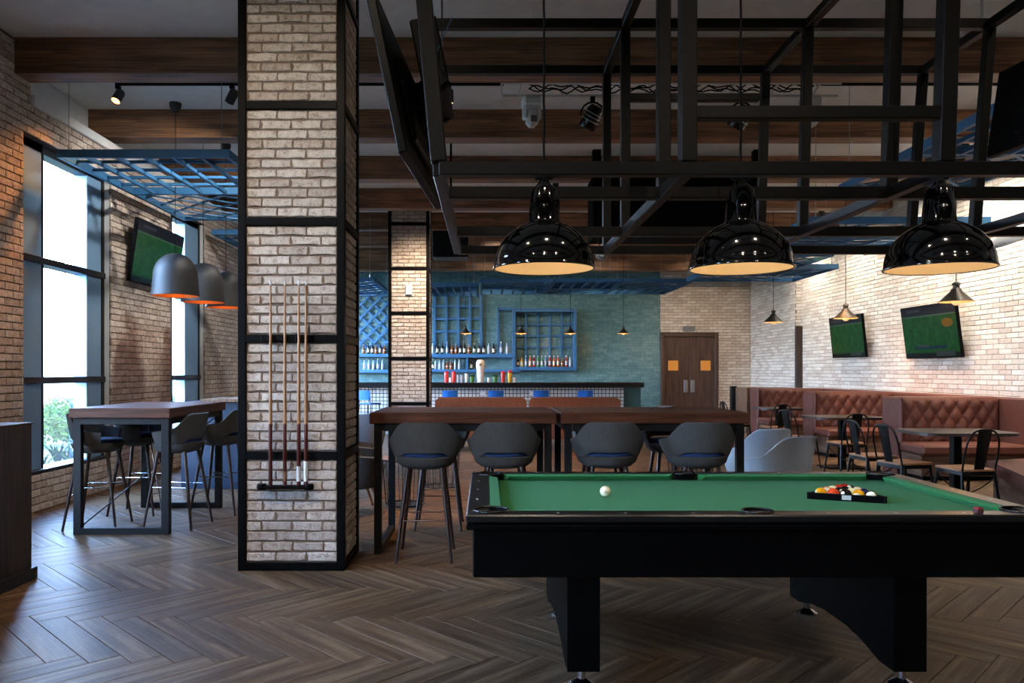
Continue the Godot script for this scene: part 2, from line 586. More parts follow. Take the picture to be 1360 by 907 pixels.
# ---------------------------------------------------------------- brick, tile and plank fields
func brick_shape(w: float, h: float, depth: float, seed_: int, rough: float, bevel: float, corners_only := false) -> MB:
	var g := RandomNumberGenerator.new()
	g.seed = seed_
	var o := []
	var x := w * 0.5
	var y := h * 0.5
	var base := [Vector2(-x, -y), Vector2(-x * 0.35, -y), Vector2(x * 0.4, -y), Vector2(x, -y), Vector2(x, 0), Vector2(x, y), Vector2(x * 0.3, y), Vector2(-x * 0.4, y), Vector2(-x, y), Vector2(-x, 0)]
	if corners_only: base = [Vector2(-x, -y), Vector2(x, -y), Vector2(x, y), Vector2(-x, y)]
	for p in base: o.append(p + Vector2(g.randf_range(-rough, rough), g.randf_range(-rough, rough)))
	var b := MB.new()
	var m := o.size()
	var top := []
	var tl := g.randf_range(-rough, rough) * 0.5
	for p in o:
		var q: Vector2 = p - Vector2(signf(p.x) * bevel if absf(p.x) > x * 0.8 else 0.0, signf(p.y) * bevel if absf(p.y) > y * 0.7 else 0.0)
		top.append(Vector3(q.x, q.y, depth + g.randf_range(-rough, rough) * 0.3 + q.x / w * tl))
	for i in m:
		var j := (i + 1) % m
		b.face([Vector3(o[i].x, o[i].y, 0), Vector3(o[j].x, o[j].y, 0), Vector3(o[j].x, o[j].y, depth - bevel), Vector3(o[i].x, o[i].y, depth - bevel)])
		b.face([Vector3(o[i].x, o[i].y, depth - bevel), Vector3(o[j].x, o[j].y, depth - bevel), top[j], top[i]])
	b.face(top)
	return b

# Lays bricks on the rectangle origin + u*U + v*V. opts: bw, bh (pitch), joint, depth, rough, bevel, mats, tints, stuff, name, most, holes [[u0, v0, u1, v1]], views [Rect2 in pixels], stack, plain
func brick_field(parent: Node3D, origin: Vector3, U: Vector3, N: Vector3, w: float, h: float, o: Dictionary) -> void:
	var V := Vector3.UP
	var vars := []
	var meshes := []
	for i in 5:
		var s := brick_shape(o.bw - o.joint, o.bh - o.joint, o.depth, 100 + i + int(o.bw * 1000), o.rough, o.bevel, o.get("plain", false))
		vars.append(s)
		meshes.append(s.mesh())
	var list := []
	var rows := int(ceil(h / o.bh))
	for r in rows:
		var v0: float = r * o.bh
		var v1: float = minf(v0 + o.bh, h)
		if v1 - v0 < o.bh * 0.35: continue
		var vm := (v0 + v1) * 0.5
		var spans := [[0.0, w]]
		for ho in o.get("holes", []):
			if vm < ho[1] or vm > ho[3]: continue
			var nx := []
			for sp in spans:
				if ho[0] >= sp[1] or ho[2] <= sp[0]: nx.append(sp); continue
				if ho[0] > sp[0]: nx.append([sp[0], ho[0]])
				if ho[2] < sp[1]: nx.append([ho[2], sp[1]])
			spans = nx
		var ph: float = 0.0 if o.get("stack", false) else (0.5 if r % 2 else 0.0) * o.bw + rng.randf_range(-0.06, 0.06) * o.bw * (0.0 if o.get("plain", false) else 1.0)
		for sp in spans:
			var k := int(floor((sp[0] - ph) / o.bw))
			while k * o.bw + ph < sp[1]:
				var a: float = maxf(k * o.bw + ph, sp[0])
				var b: float = minf((k + 1) * o.bw + ph, sp[1])
				k += 1
				if b - a < 0.03: continue
				var p := origin + U * ((a + b) * 0.5) + V * vm
				var size := 0.0
				if p.z < -1.0:
					var q := scr(p)
					for vw in o.get("views", [Rect2(0, 0, 1360, 907)]):
						if vw.has_point(q): size = (b - a) / -p.z
				list.append({"p": p, "sx": (b - a - o.joint) / (o.bw - o.joint), "sy": (v1 - v0 - o.joint) / (o.bh - o.joint), "size": size})
	list.sort_custom(func(a, b): return a.size > b.size)
	var st := MB.new()
	var cnt := 0
	for e in list:
		var i := rng.randi() % vars.size()
		var ti: int = rng.randi() % o.tints.size()
		var t := Transform3D(Basis(U * e.sx, V * e.sy, N), e.p - parent.position)
		if e.size > 0.0 and cnt < o.most:
			var n := MeshInstance3D.new()
			n.name = o.name
			n.mesh = meshes[i]
			n.material_override = o.mats[ti]
			n.transform = t
			parent.add_child(n, true)
			cnt += 1
		else:
			st.add(vars[i], t, (o.tints[ti] as Color).srgb_to_linear())
	if st.v.size() > 0:
		var s := part(parent, o.name + "work", st, o.stuff)
		s.set_meta("kind", "stuff")

func lay_floor() -> void:
	var fl := struct("floor", MB.new().box(Vector3((XL + XR) * 0.5, -0.056, (ZB + ZF) * 0.5), Vector3(XR - XL + 0.8, 0.1, ZF - ZB + 0.8)), M.floor_joint, "dark brown herringbone floor of wood-look planks")
	var L := 0.86
	var w := 0.147
	var g := 0.0035
	var a := Vector3(0.70710678, 0, 0.70710678)      # the two plank directions
	var b := Vector3(0.70710678, 0, -0.70710678)
	var org := Vector3(-2.318, 0, -4.32)
	var list := []
	for m in range(-16, 17):
		for k in range(-110, 111):
			for kind in 2:
				# plank rectangle in the (a, b) frame
				var lo: Vector2
				var hi: Vector2
				if kind == 0:
					lo = Vector2(k * w - m * L, k * w + m * L); hi = lo + Vector2(L, w)
				else:
					lo = Vector2((k - 1) * w - m * L, k * w + m * L); hi = lo + Vector2(w, L)
				var mid := (lo + hi) * 0.5
				var p := org + a * mid.x + b * mid.y
				if p.x < XL - 0.3 or p.x > XR + 0.3 or p.z > 3.5 or p.z < ZB - 0.3: continue
				var size := 0.0
				if p.z < -2.5:
					var q := scr(p)
					if Rect2(-40, 500, 1440, 440).has_point(q) and not Rect2(640, 500, 720, 268).has_point(q) and not Rect2(-50, 500, 85, 280).has_point(q): size = 1.0 / -p.z
				list.append({"p": p, "d": a if kind == 0 else b, "size": size})
	list.sort_custom(func(x, y): return x.size > y.size)
	var shapes := []
	var meshes := []
	for i in 6:
		var s := MB.new()
		var hx := L * 0.5 - g * 0.5
		var hz := w * 0.5 - g * 0.5
		var bv := 0.0015
		var u0 := i * 0.37
		var v0 := i * 0.173
		var c := [Vector3(-hx, 0, hz), Vector3(hx, 0, hz), Vector3(hx, 0, -hz), Vector3(-hx, 0, -hz)]
		var t := []
		var uvs := []
		for p in c:
			t.append(Vector3(p.x - signf(p.x) * bv, 0, p.z - signf(p.z) * bv))
			uvs.append(Vector2(u0 + p.x * 0.5, v0 + p.z * 1.1))
		s.face(t, uvs)
		for k in 4:
			var j := (k + 1) % 4
			s.face([c[k] - Vector3(0, bv, 0), c[j] - Vector3(0, bv, 0), t[j], t[k]], [uvs[k], uvs[j], uvs[j], uvs[k]])
			s.face([c[k] - Vector3(0, 0.006, 0), c[j] - Vector3(0, 0.006, 0), c[j] - Vector3(0, bv, 0), c[k] - Vector3(0, bv, 0)], [uvs[k], uvs[j], uvs[j], uvs[k]])
		shapes.append(s)
		meshes.append(s.mesh())
	var st := MB.new()
	var cnt := 0
	for e in list:
		var x: Vector3 = e.d
		var t := Transform3D(Basis(x, Vector3.UP, x.cross(Vector3.UP)), e.p)
		var i := rng.randi() % 6
		var ti: int = rng.randi() % M.plank.size()
		if e.size > 0.0 and cnt < 300:
			var n := MeshInstance3D.new()
			n.name = "plank"
			n.mesh = meshes[i]
			n.material_override = M.plank[ti]
			n.transform = t
			fl.add_child(n, true)
			cnt += 1
		else:
			st.add(shapes[i], t, (M.plank_tint[ti] as Color).srgb_to_linear())
	part(fl, "planking", st, M.plank_stuff).set_meta("kind", "stuff")

const WINDOWS := [[-3.02, -1.30], [0.48, 1.7], [4.2, 5.70], [7.48, 9.22], [10.98, 12.30], [14.3, 16.6], [17.3, 19.7]]  # last opening is unseen, added for more daylight at the bar
const SILL := 0.34
const HEAD := 3.75

func zbox(b: MB, x0: float, x1: float, y0: float, y1: float, d0: float, d1: float, bev := 0.0) -> MB:
	return b.box(Vector3((x0 + x1) * 0.5, (y0 + y1) * 0.5, -(d0 + d1) * 0.5), Vector3(x1 - x0, y1 - y0, d1 - d0), bev)

func build_shell() -> void:
	lay_floor()
	var ce := MB.new()
	zbox(ce, XL - 0.8, XR + 0.4, CEIL, CEIL + 0.2, -ZF - 0.4, -ZB + 0.4)
	struct("ceiling", ce, M.ceiling, "grey plaster ceiling between the wood beams")
	# left wall with its windows
	var wl := MB.new()
	var back := XL - 0.30
	var fx := XL - 0.016
	var prev := -ZF - 0.2
	for wd in WINDOWS:
		zbox(wl, back, fx, 0, 4.04, prev, wd[0])
		zbox(wl, back, fx, 0, SILL - 0.02, wd[0], wd[1])
		zbox(wl, back, fx, HEAD, 4.04, wd[0], wd[1])
		prev = wd[1]
	zbox(wl, back, fx, 0, 4.04, prev, -ZB)
	zbox(wl, back, fx, 4.04, CEIL, -ZF - 0.2, 7.6)
	var left := struct("wall_left", wl, M.mortar, "left wall of brown-white bricks between tall windows")
	var up := MB.new()
	zbox(up, -5.15, -4.84, 4.1, CEIL, 7.6, -ZB)
	zbox(up, -4.9, -4.46, 4.04, 4.15, 7.6, -ZB, 0.01)
	part(left, "plaster_ledge", up, M.plaster)
	var holes := []
	for wd in WINDOWS: holes.append([wd[0] + ZF, SILL - 0.001, wd[1] + ZF, HEAD])
	holes.append([7.6 + ZF, 4.04, 40.0, 5.0])
	brick_field(left, Vector3(fx, 0, ZF), Vector3(0, 0, -1), Vector3.RIGHT, -ZB + ZF, CEIL, {"bw": 0.228, "bh": 0.075, "joint": 0.009, "depth": 0.018, "rough": 0.003, "bevel": 0.004, "mats": M.brick, "tints": M.brick_tint, "stuff": M.brick_stuff, "name": "brick", "most": 300, "holes": holes, "views": [Rect2(0, 0, 38, 560), Rect2(38, 90, 278, 140), Rect2(147, 230, 80, 310), Rect2(270, 300, 46, 220), Rect2(40, 600, 200, 90)]})
	var k := 0
	for wd in WINDOWS:
		k += 1
		build_window(k, wd[0], wd[1])
	# right wall: a jog near the back, where a brown door frame stands
	var wr := MB.new()
	zbox(wr, XR + 0.016, XR + 0.3, 0, CEIL, -ZF - 0.2, -ZB)
	zbox(wr, XR - 0.114, XR + 0.1, 0, CEIL, 17.3, -ZB)
	var right := struct("wall_right", wr, M.mortar_pale, "right wall of white painted brick behind the leather booths")
	var ob := {"bw": 0.262, "bh": 0.0715, "joint": 0.007, "depth": 0.018, "rough": 0.0015, "bevel": 0.003, "mats": M.white_brick, "tints": M.white_tint, "stuff": M.white_stuff, "name": "brick", "most": 300, "views": [Rect2(1070, 250, 290, 275)]}
	brick_field(right, Vector3(XR + 0.016, 0, -17.3), Vector3(0, 0, 1), Vector3.LEFT, 17.3 + 1.0, CEIL, ob)
	ob.most = 0
	brick_field(right, Vector3(XR - 0.114, 0, ZB), Vector3(0, 0, 1), Vector3.LEFT, -ZB - 17.3, CEIL, ob)
	brick_field(right, Vector3(XR - 0.114, 0, -17.316), Vector3.RIGHT, Vector3.BACK, 0.13, CEIL, ob)
	var jf := MB.new()
	zbox(jf, XR - 0.14, XR + 0.02, 0, 2.42, 17.2, 17.3, 0.006)
	struct("trim_1", jf, M.cabinet_wood, "brown door jamb at the jog of the right wall")
	# back wall: brick round the doors, glazed tile behind the bar
	var wb := MB.new()
	zbox(wb, XL - 0.4, XR + 0.4, 0, CEIL, -ZB + 0.016, -ZB + 0.3)
	var rear := struct("wall_back", wb, M.mortar, "back wall, sea-green glazed tile and white brick")
	var bb := {"bw": 0.235, "bh": 0.076, "joint": 0.009, "depth": 0.018, "rough": 0.002, "bevel": 0.003, "mats": M.white_brick, "tints": M.white_tint, "stuff": M.white_stuff, "name": "brick", "most": 300, "views": [Rect2(877, 355, 128, 190)], "holes": [[0.0, 0.0, 1.51, 2.42]]}
	brick_field(rear, Vector3(4.59, 0, ZB - 0.016), Vector3.RIGHT, Vector3.BACK, XR - 0.1 - 4.59, CEIL, bb)
	var tb := {"bw": 0.22, "bh": 0.074, "joint": 0.003, "depth": 0.016, "rough": 0.0016, "bevel": 0.0025, "plain": true, "mats": M.tile, "tints": M.tile_tint, "stuff": M.tile_stuff, "name": "tile", "most": 300, "views": [Rect2(575, 388, 302, 120)]}
	brick_field(rear, Vector3(XL, 0, ZB - 0.016), Vector3.RIGHT, Vector3.BACK, 4.59 - XL, CEIL, tb)
	var wf := MB.new()
	zbox(wf, XL - 0.4, XR + 0.4, 0, CEIL, -ZF - 0.3, -ZF)
	struct("wall_front", wf, M.plain_wall, "plain wall behind the camera")
	build_door()
	# wood-clad beams across the hall, every two metres
	var grp := "wood-clad ceiling beams"
	for i in 7:
		var d := 7.33 + 2.02 * i
		var x0 := XL if i == 0 else -4.84
		if d > 19.8: break
		var bm := MB.new()
		bm.box(Vector3.ZERO, Vector3(XR + 0.02 - x0, 0.345, 0.25), 0.004)
		single("ceiling_beam", bm, M.beam, "long walnut-clad beam running across the ceiling", "beam", Vector3((x0 + XR + 0.02) * 0.5, CEIL - 0.1725, -d - 0.125), 0, grp)
	for d in [5.31, 3.29, 1.27, -0.75]:
		var bm := MB.new()
		bm.box(Vector3.ZERO, Vector3(XR + 0.02 - XL, 0.345, 0.25), 0.004)
		single("ceiling_beam", bm, M.beam, "long walnut-clad beam running across the ceiling", "beam", Vector3((XL + XR + 0.02) * 0.5, CEIL - 0.1725, -d - 0.125), 0, grp)
	var bh := MB.new()
	bh.box(Vector3.ZERO, Vector3(XR - 0.13 - XL, 0.71, 0.3), 0.004)
	single("bulkhead", bh, M.beam, "deep walnut-clad bulkhead under the ceiling in front of the tiled wall", "bulkhead", Vector3((XL + XR - 0.13) * 0.5, CEIL - 0.36, -19.0))

func build_window(k: int, d0: float, d1: float) -> void:
	var w := struct_root("window_%d" % k, "tall window with blue-grey aluminium frame and dark transoms")
	var n0 := d0
	var n1 := d0 + 0.22
	var f0 := d1 - 0.32
	if k == 4: n1 = 7.93; f0 = 8.83
	if k == 5: n1 = 11.2; f0 = 11.71
	var far := d1 - 0.06
	part(w, "mullion", zbox(MB.new(), -4.74, -4.585, SILL, HEAD, n0, n1, 0.006), M.window_alu)
	part(w, "mullion", zbox(MB.new(), -4.74, -4.585, SILL, HEAD, f0, far, 0.006), M.window_alu)
	part(w, "gasket", zbox(MB.new(), -4.70, -4.575, SILL, HEAD, n1, n1 + 0.02), M.gasket)
	part(w, "gasket", zbox(MB.new(), -4.70, -4.575, SILL, HEAD, far, d1), M.gasket)
	part(w, "window_head", zbox(MB.new(), -4.74, -4.585, HEAD - 0.09, HEAD, d0, d1, 0.004), M.gasket)
	part(w, "window_sill", zbox(MB.new(), -4.74, -4.505, SILL - 0.02, SILL + 0.07, d0, d1, 0.006), M.gasket)
	for y in [1.315, 2.55]:
		part(w, "transom", zbox(MB.new(), -4.74, -4.56, y - 0.035, y + 0.035, d0, d1, 0.005), M.gasket)
	var ys := [SILL + 0.07, 1.28, 1.35, 2.515, 2.585, HEAD - 0.09]
	for i in 3:
		part(w, "pane", zbox(MB.new(), -4.693, -4.687, ys[i * 2], ys[i * 2 + 1], n1 + 0.01, f0), M.pane)
	part(w, "reveal", zbox(MB.new(), -4.8, -4.52, SILL, HEAD, d1 - 0.004, d1 + 0.004), M.plaster)

func build_door() -> void:
	var d := struct_root("door_1", "brown wooden double door with small amber panes and steel push plates")
	var x0 := 4.59
	var x1 := 6.10
	var z := ZB
	var fr := MB.new()
	fr.box(Vector3(x0 + 0.05, 1.21, z + 0.03), Vector3(0.10, 2.42, 0.14), 0.006)
	fr.box(Vector3(x1 - 0.05, 1.21, z + 0.03), Vector3(0.10, 2.42, 0.14), 0.006)
	fr.box(Vector3((x0 + x1) * 0.5, 2.37, z + 0.03), Vector3(x1 - x0 - 0.2, 0.10, 0.14), 0.006)
	part(d, "frame", fr, M.door_wood)
	for s in [-1, 1]:
		var cx: float = (x0 + x1) * 0.5 + s * 0.327
		var leaf := part(d, "leaf", MB.new().box(Vector3(cx, 1.16, z + 0.02), Vector3(0.648, 2.31, 0.05), 0.004), M.door_wood)
		part(leaf, "pane", MB.new().box(Vector3(cx + s * 0.10, 1.56, z + 0.047), Vector3(0.26, 0.26, 0.012), 0.003), M.amber_pane, "small square amber pane")
		var pl := MB.new().box(Vector3(cx - s * 0.235, 1.02, z + 0.049), Vector3(0.10, 0.32, 0.008), 0.002)
		part(leaf, "push_plate", pl, M.steel)

# ---------------------------------------------------------------- pillars, cues
const BANDS := [0.03, 0.814, 1.64, 2.468, 3.29, 4.11]

func pillar(x0: float, d0: float, label: String, most: int, views: Array) -> void:
	var w := 0.755
	var dp := 0.62
	var t := thing("brick_pillar", label, "pillar", Vector3(x0 + w * 0.5, 0, -d0 - dp * 0.5))
	part(t, "core", MB.new().box(Vector3(0, CEIL * 0.5, 0), Vector3(w - 0.05, CEIL, dp - 0.05)), M.mortar_tan)
	var fw := 0.056
	for sx in [-1, 1]:
		for sz in [-1, 1]:
			part(t, "corner_post", MB.new().box(Vector3(sx * (w - fw) * 0.5, CEIL * 0.5, sz * (dp - fw) * 0.5), Vector3(fw, CEIL, fw), 0.003), M.black_steel)
	for y in BANDS:
		var hh := 0.056
		for s in [-1, 1]:
			part(t, "band", MB.new().box(Vector3(0, y, s * (dp * 0.5 - 0.014)), Vector3(w - fw * 2, hh, 0.03), 0.003), M.black_steel)
			part(t, "band", MB.new().box(Vector3(s * (w * 0.5 - 0.014), y, 0), Vector3(0.03, hh, dp - fw * 2), 0.003), M.black_steel)
	var ob := {"bw": 0.216, "bh": 0.0706, "joint": 0.012, "depth": 0.013, "rough": 0.004, "bevel": 0.005, "mats": M.brick, "tints": M.brick_tint, "stuff": M.brick_stuff, "name": "brick", "most": most, "views": views}
	var iw := w - fw * 2
	var idp := dp - fw * 2
	for i in BANDS.size():
		var y0: float = BANDS[i] + 0.032
		var y1: float = (BANDS[i + 1] - 0.032) if i + 1 < BANDS.size() else CEIL
		var n := roundf((y1 - y0) / 0.0702)
		ob.bh = (y1 - y0) / n - 0.00001
		ob.most = most
		brick_field(t, Vector3(x0 + fw, y0, -d0 - 0.0249), Vector3.RIGHT, Vector3.BACK, iw, y1 - y0, ob)
		ob.most = 57 - most
		brick_field(t, Vector3(x0 + w - 0.025, y0, -d0 - fw), Vector3(0, 0, -1), Vector3.RIGHT, idp, y1 - y0, ob)
		ob.most = 0
		brick_field(t, Vector3(x0 + 0.025, y0, -d0 - dp + fw), Vector3(0, 0, 1), Vector3.LEFT, idp, y1 - y0, ob)

func build_pillars() -> void:
	pillar(-1.75, 5.42, "brick pillar framed in black steel that carries the pool cues", 40, [Rect2(320, 0, 165, 760)])
	pillar(-1.785, 14.05, "brick pillar framed in black steel in front of the bar", 40, [Rect2(512, 300, 62, 245)])
	var z := -5.42
	var k := thing("cue_rack", "black wall rack holding four pool cues on the brick pillar", "rack", Vector3(-1.4, 0, z))
	var tr := MB.new()
	tr.box(Vector3(0, 0.60, 0.045), Vector3(0.37, 0.022, 0.075), 0.008)
	part(k, "tray", tr, M.black_plastic)
	for i in 2: part(k, "tray_end", MB.new().lathe([Vector2(0, -0.02), Vector2(0.03, -0.02), Vector2(0.036, 0.0), Vector2(0.03, 0.02), Vector2(0, 0.02)], 14, Vector3(-0.165 + 0.33 * i, 0.603, 0.05)), M.black_plastic)
	part(k, "clip_bar", MB.new().box(Vector3(0, 1.64, 0.02), Vector3(0.36, 0.05, 0.03), 0.006), M.black_plastic)
	var names := ["brass ring at the foot of its butt", "pale band low on its butt", "white sleeve at its foot", "white sleeve, beside its twin"]
	var i := 0
	for px in [359.5, 378.5, 397.0, 406.5]:
		var x: float = (px - CX) * 5.37 / F
		for s in [-1, 1]: part(k, "clip", MB.new().box(Vector3(x + 1.4 + s * 0.016, 1.64, 0.048), Vector3(0.012, 0.04, 0.03), 0.004), M.black_plastic)
		var lb: String = ["plain wooden pool cue, first in the pillar rack, dark butt", "wooden pool cue in the pillar rack with a pale band low on its butt", "wooden pool cue with a white sleeve at its foot", "wooden pool cue with a white sleeve, last in the pillar rack"][i]
		var c := thing("pool_cue", lb, "cue", Vector3(x, 0.612, z + 0.055), 0, "pool cues in the pillar rack")
		part(c, "butt", MB.new().lathe([Vector2(0, 0), Vector2(0.0145, 0), Vector2(0.0135, 0.43), Vector2(0, 0.43)], 12), M.cue_butt)
		part(c, "shaft", MB.new().lathe([Vector2(0.0132, 0.43), Vector2(0.0065, 1.40), Vector2(0, 1.40)], 12), M.cue_shaft)
		part(c, "tip", MB.new().lathe([Vector2(0.0066, 1.40), Vector2(0.0066, 1.425), Vector2(0.005, 1.432), Vector2(0, 1.433)], 10), M.white_plastic)
		if i > 0: part(c, "sleeve", MB.new().lathe([Vector2(0.0146, 0.03), Vector2(0.0156, 0.03), Vector2(0.0154, 0.03 + 0.035 * (1 + i)), Vector2(0.014, 0.03 + 0.035 * (1 + i))], 12), M.white_plastic if i > 1 else M.leg_oak)
		i += 1

# ---------------------------------------------------------------- pool table
func build_pool() -> void:
	var x0 := -0.085
	var x1 := 2.455
	var d0 := 3.26
	var d1 := 4.67
	var cx := (x0 + x1) * 0.5
	var cd := (d0 + d1) * 0.5
	var t := thing("pool_table", "black pool table with green cloth under three black dome lamps", "pool table", Vector3(cx, 0, -cd))
	var L := x1 - x0
	var W := d1 - d0
	var top := 0.80
	var rw := 0.105                       # rail width
	var bed := 0.765
	part(t, "cabinet", MB.new().box(Vector3(0, 0.6325, 0), Vector3(L - 0.06, 0.215, W - 0.06), 0.006), M.table_black)
	part(t, "skirt", MB.new().box(Vector3(0, 0.746, 0), Vector3(L - 0.004, 0.024, W - 0.004), 0.004), M.table_black)
	part(t, "slate_bed", MB.new().box(Vector3(0, bed - 0.01, 0), Vector3(L - rw * 2 - 0.02, 0.02, W - rw * 2 - 0.02), 0.0), M.cloth_green, "green baize bed")
	# rails between the pockets, cushions on their inner edge
	var pc := 0.085
	for s in [-1, 1]:
		var zr: float = s * (W * 0.5 - rw * 0.5)
		part(t, "rail", MB.new().box(Vector3(0, top - 0.018, zr), Vector3(L, 0.036, rw), 0.007), M.rail_black)
		part(t, "rail", MB.new().box(Vector3(s * (L * 0.5 - rw * 0.5), top - 0.018, 0), Vector3(rw, 0.036, W - rw * 2), 0.007), M.rail_black)
		for h in [-1, 1]:
			var a: float = h * 0.075
			var b: float = h * (L * 0.5 - rw - pc)
			part(t, "cushion", cushion(Vector3(a, top, s * (W * 0.5 - rw)), Vector3(b, top, s * (W * 0.5 - rw)), Vector3(0, 0, -s)), M.cloth_green)
		part(t, "cushion", cushion(Vector3(s * (L * 0.5 - rw), top, -(W * 0.5 - rw - pc)), Vector3(s * (L * 0.5 - rw), top, W * 0.5 - rw - pc), Vector3(-s, 0, 0)), M.cloth_green)
	for ix in [-1, 0, 1]:
		for iz in [-1, 1]:
			var p := Vector3(ix * (L * 0.5 - rw + (-0.005 if ix else 0.0)), 0, iz * (W * 0.5 - rw + (0.02 if ix == 0 else -0.005)))
			var r := 0.072 if ix else 0.062
			var pk := part(t, "pocket", MB.new().lathe([Vector2(0, 0.772), Vector2(r, 0.772), Vector2(r, top + 0.0025), Vector2(r - 0.004, top + 0.0025), Vector2(r - 0.012, top - 0.02), Vector2(r - 0.014, 0.776), Vector2(0, 0.774)], 22, p), M.pocket_black)
			part(pk, "pocket_rim", MB.new().tube(arc(p + Vector3(0, top + 0.003, 0), r + 0.004, 22), 0.0045, 6, false), M.gloss_black)
	# mother-of-pearl sights on the rails
	for s in [-1, 1]:
		for k in [-3, -2, -1, 1, 2, 3]:
			part(t, "sight", MB.new().lathe([Vector2(0.006, 0), Vector2(0.006, 0.001), Vector2(0, 0.001)], 8, Vector3(k * (L * 0.5 - rw) / 4.0, top + 0.0002, s * (W * 0.5 - 0.045))), M.white_plastic)
		for k in [-1, 0, 1]:
			part(t, "sight", MB.new().lathe([Vector2(0.006, 0), Vector2(0.006, 0.001), Vector2(0, 0.001)], 8, Vector3(s * (L * 0.5 - 0.045), top + 0.0002, k * (W * 0.5 - rw) / 2.0)), M.white_plastic)
	# two end pedestals with an arched lower edge, on levelling feet
	for px in [0.432, 1.872]:
		var lx: float = px - cx
		var pf := PackedVector2Array()
		var hz := 0.58
		for q in [[-hz, 0.53], [-hz, 0.085], [-hz + 0.13, 0.085], [-0.28, 0.125], [-0.12, 0.142], [0.12, 0.142], [0.28, 0.125], [hz - 0.13, 0.085], [hz, 0.085], [hz, 0.53]]: pf.append(Vector2(q[0], q[1]))
		var lg := MB.new()
		lg.xf = Transform3D(Basis(Vector3(0, 0, 1), Vector3.UP, Vector3(-1, 0, 0)), Vector3(lx, 0, 0))
		lg.prism(pf, -0.072, 0.072)
		var pd := part(t, "pedestal", lg, M.table_black)
		for s in [-1, 1]:
			part(pd, "levelling_foot", MB.new().lathe([Vector2(0.058, 0), Vector2(0.058, 0.008), Vector2(0.04, 0.02), Vector2(0.018, 0.032), Vector2(0.018, 0.09), Vector2(0, 0.09)], 20, Vector3(lx, 0, s * (hz - 0.07))), M.chrome, "chrome levelling foot")
	# balls in the triangle, cue ball, chalk
	var r := 0.0286
	single("cue_ball", MB.new().ball(Vector3.ZERO, r, 20), mat(Color(0.90, 0.86, 0.72), 0.12), "ivory white cue ball lying alone on the green cloth", "ball", Vector3(0.614, bed + r, -3.94))
	var A := Vector3(1.654, 0, -3.87)
	var B := Vector3(1.925, 0, -3.755)
	var e1 := (B - A).normalized()
	var e2 := Vector3(e1.z, 0, -e1.x)      # away from the camera
	if e2.z > 0: e2 = -e2
	var side := 2 * r * 4 + 2 * r * 1.7320508 + 0.004
	var cen := A + (B - A) * 0.5 + e2 * side * 0.2887
	var rk := thing("ball_triangle", "black plastic triangle rack round the racked pool balls", "rack", Vector3(cen.x, bed, cen.z))
	var vs := []
	for k in 3:
		var c := e2.rotated(Vector3.UP, TAU * k / 3.0) * (side * 0.5774 + 0.008)
		vs.append(c)
	for k in 3:
		var p: Vector3 = vs[k]
		var q: Vector3 = vs[(k + 1) % 3]
		part(rk, "triangle_side", MB.new().bar(p + Vector3(0, 0.018, 0), q + Vector3(0, 0.018, 0), 0.011, 0.034, 0.003), M.black_plastic)
		part(rk, "triangle_corner", MB.new().lathe([Vector2(0.0, 0.002), Vector2(0.0075, 0.002), Vector2(0.0075, 0.036), Vector2(0, 0.036)], 10, p), M.black_plastic)
	var fm: Vector3 = (vs[1] + vs[2]) * 0.5
	var lbm := MB.new().bar(fm - e1 * 0.02 - e2 * 0.0062 + Vector3(0, 0.019, 0), fm + e1 * 0.022 - e2 * 0.0062 + Vector3(0, 0.019, 0), 0.001, 0.022, 0.0)
	part(rk, "sticker", lbm, mat(Color(0.80, 0.80, 0.76), 0.5), "small white sticker")
	var cols := [Color(0.90, 0.62, 0.08), Color(0.85, 0.24, 0.08), Color(0.02, 0.02, 0.03), Color(0.88, 0.60, 0.08), Color(0.02, 0.20, 0.10), Color(0.85, 0.55, 0.40), Color(0.03, 0.03, 0.05), Color(0.93, 0.85, 0.62), Color(0.07, 0.09, 0.30), Color(0.90, 0.84, 0.62), Color(0.03, 0.03, 0.05), Color(0.88, 0.78, 0.60), Color(0.75, 0.16, 0.12), Color(0.04, 0.05, 0.12), Color(0.62, 0.12, 0.08)]
	var said := ["yellow", "orange", "black", "golden yellow", "dark green", "pale orange", "glossy dark navy", "cream and yellow striped", "blue", "cream striped", "dark purple", "cream and tan striped", "red", "navy", "dark red"]
	var striped := [false, false, false, true, true, true, false, true, false, true, false, true, false, true, false]
	var n := 0
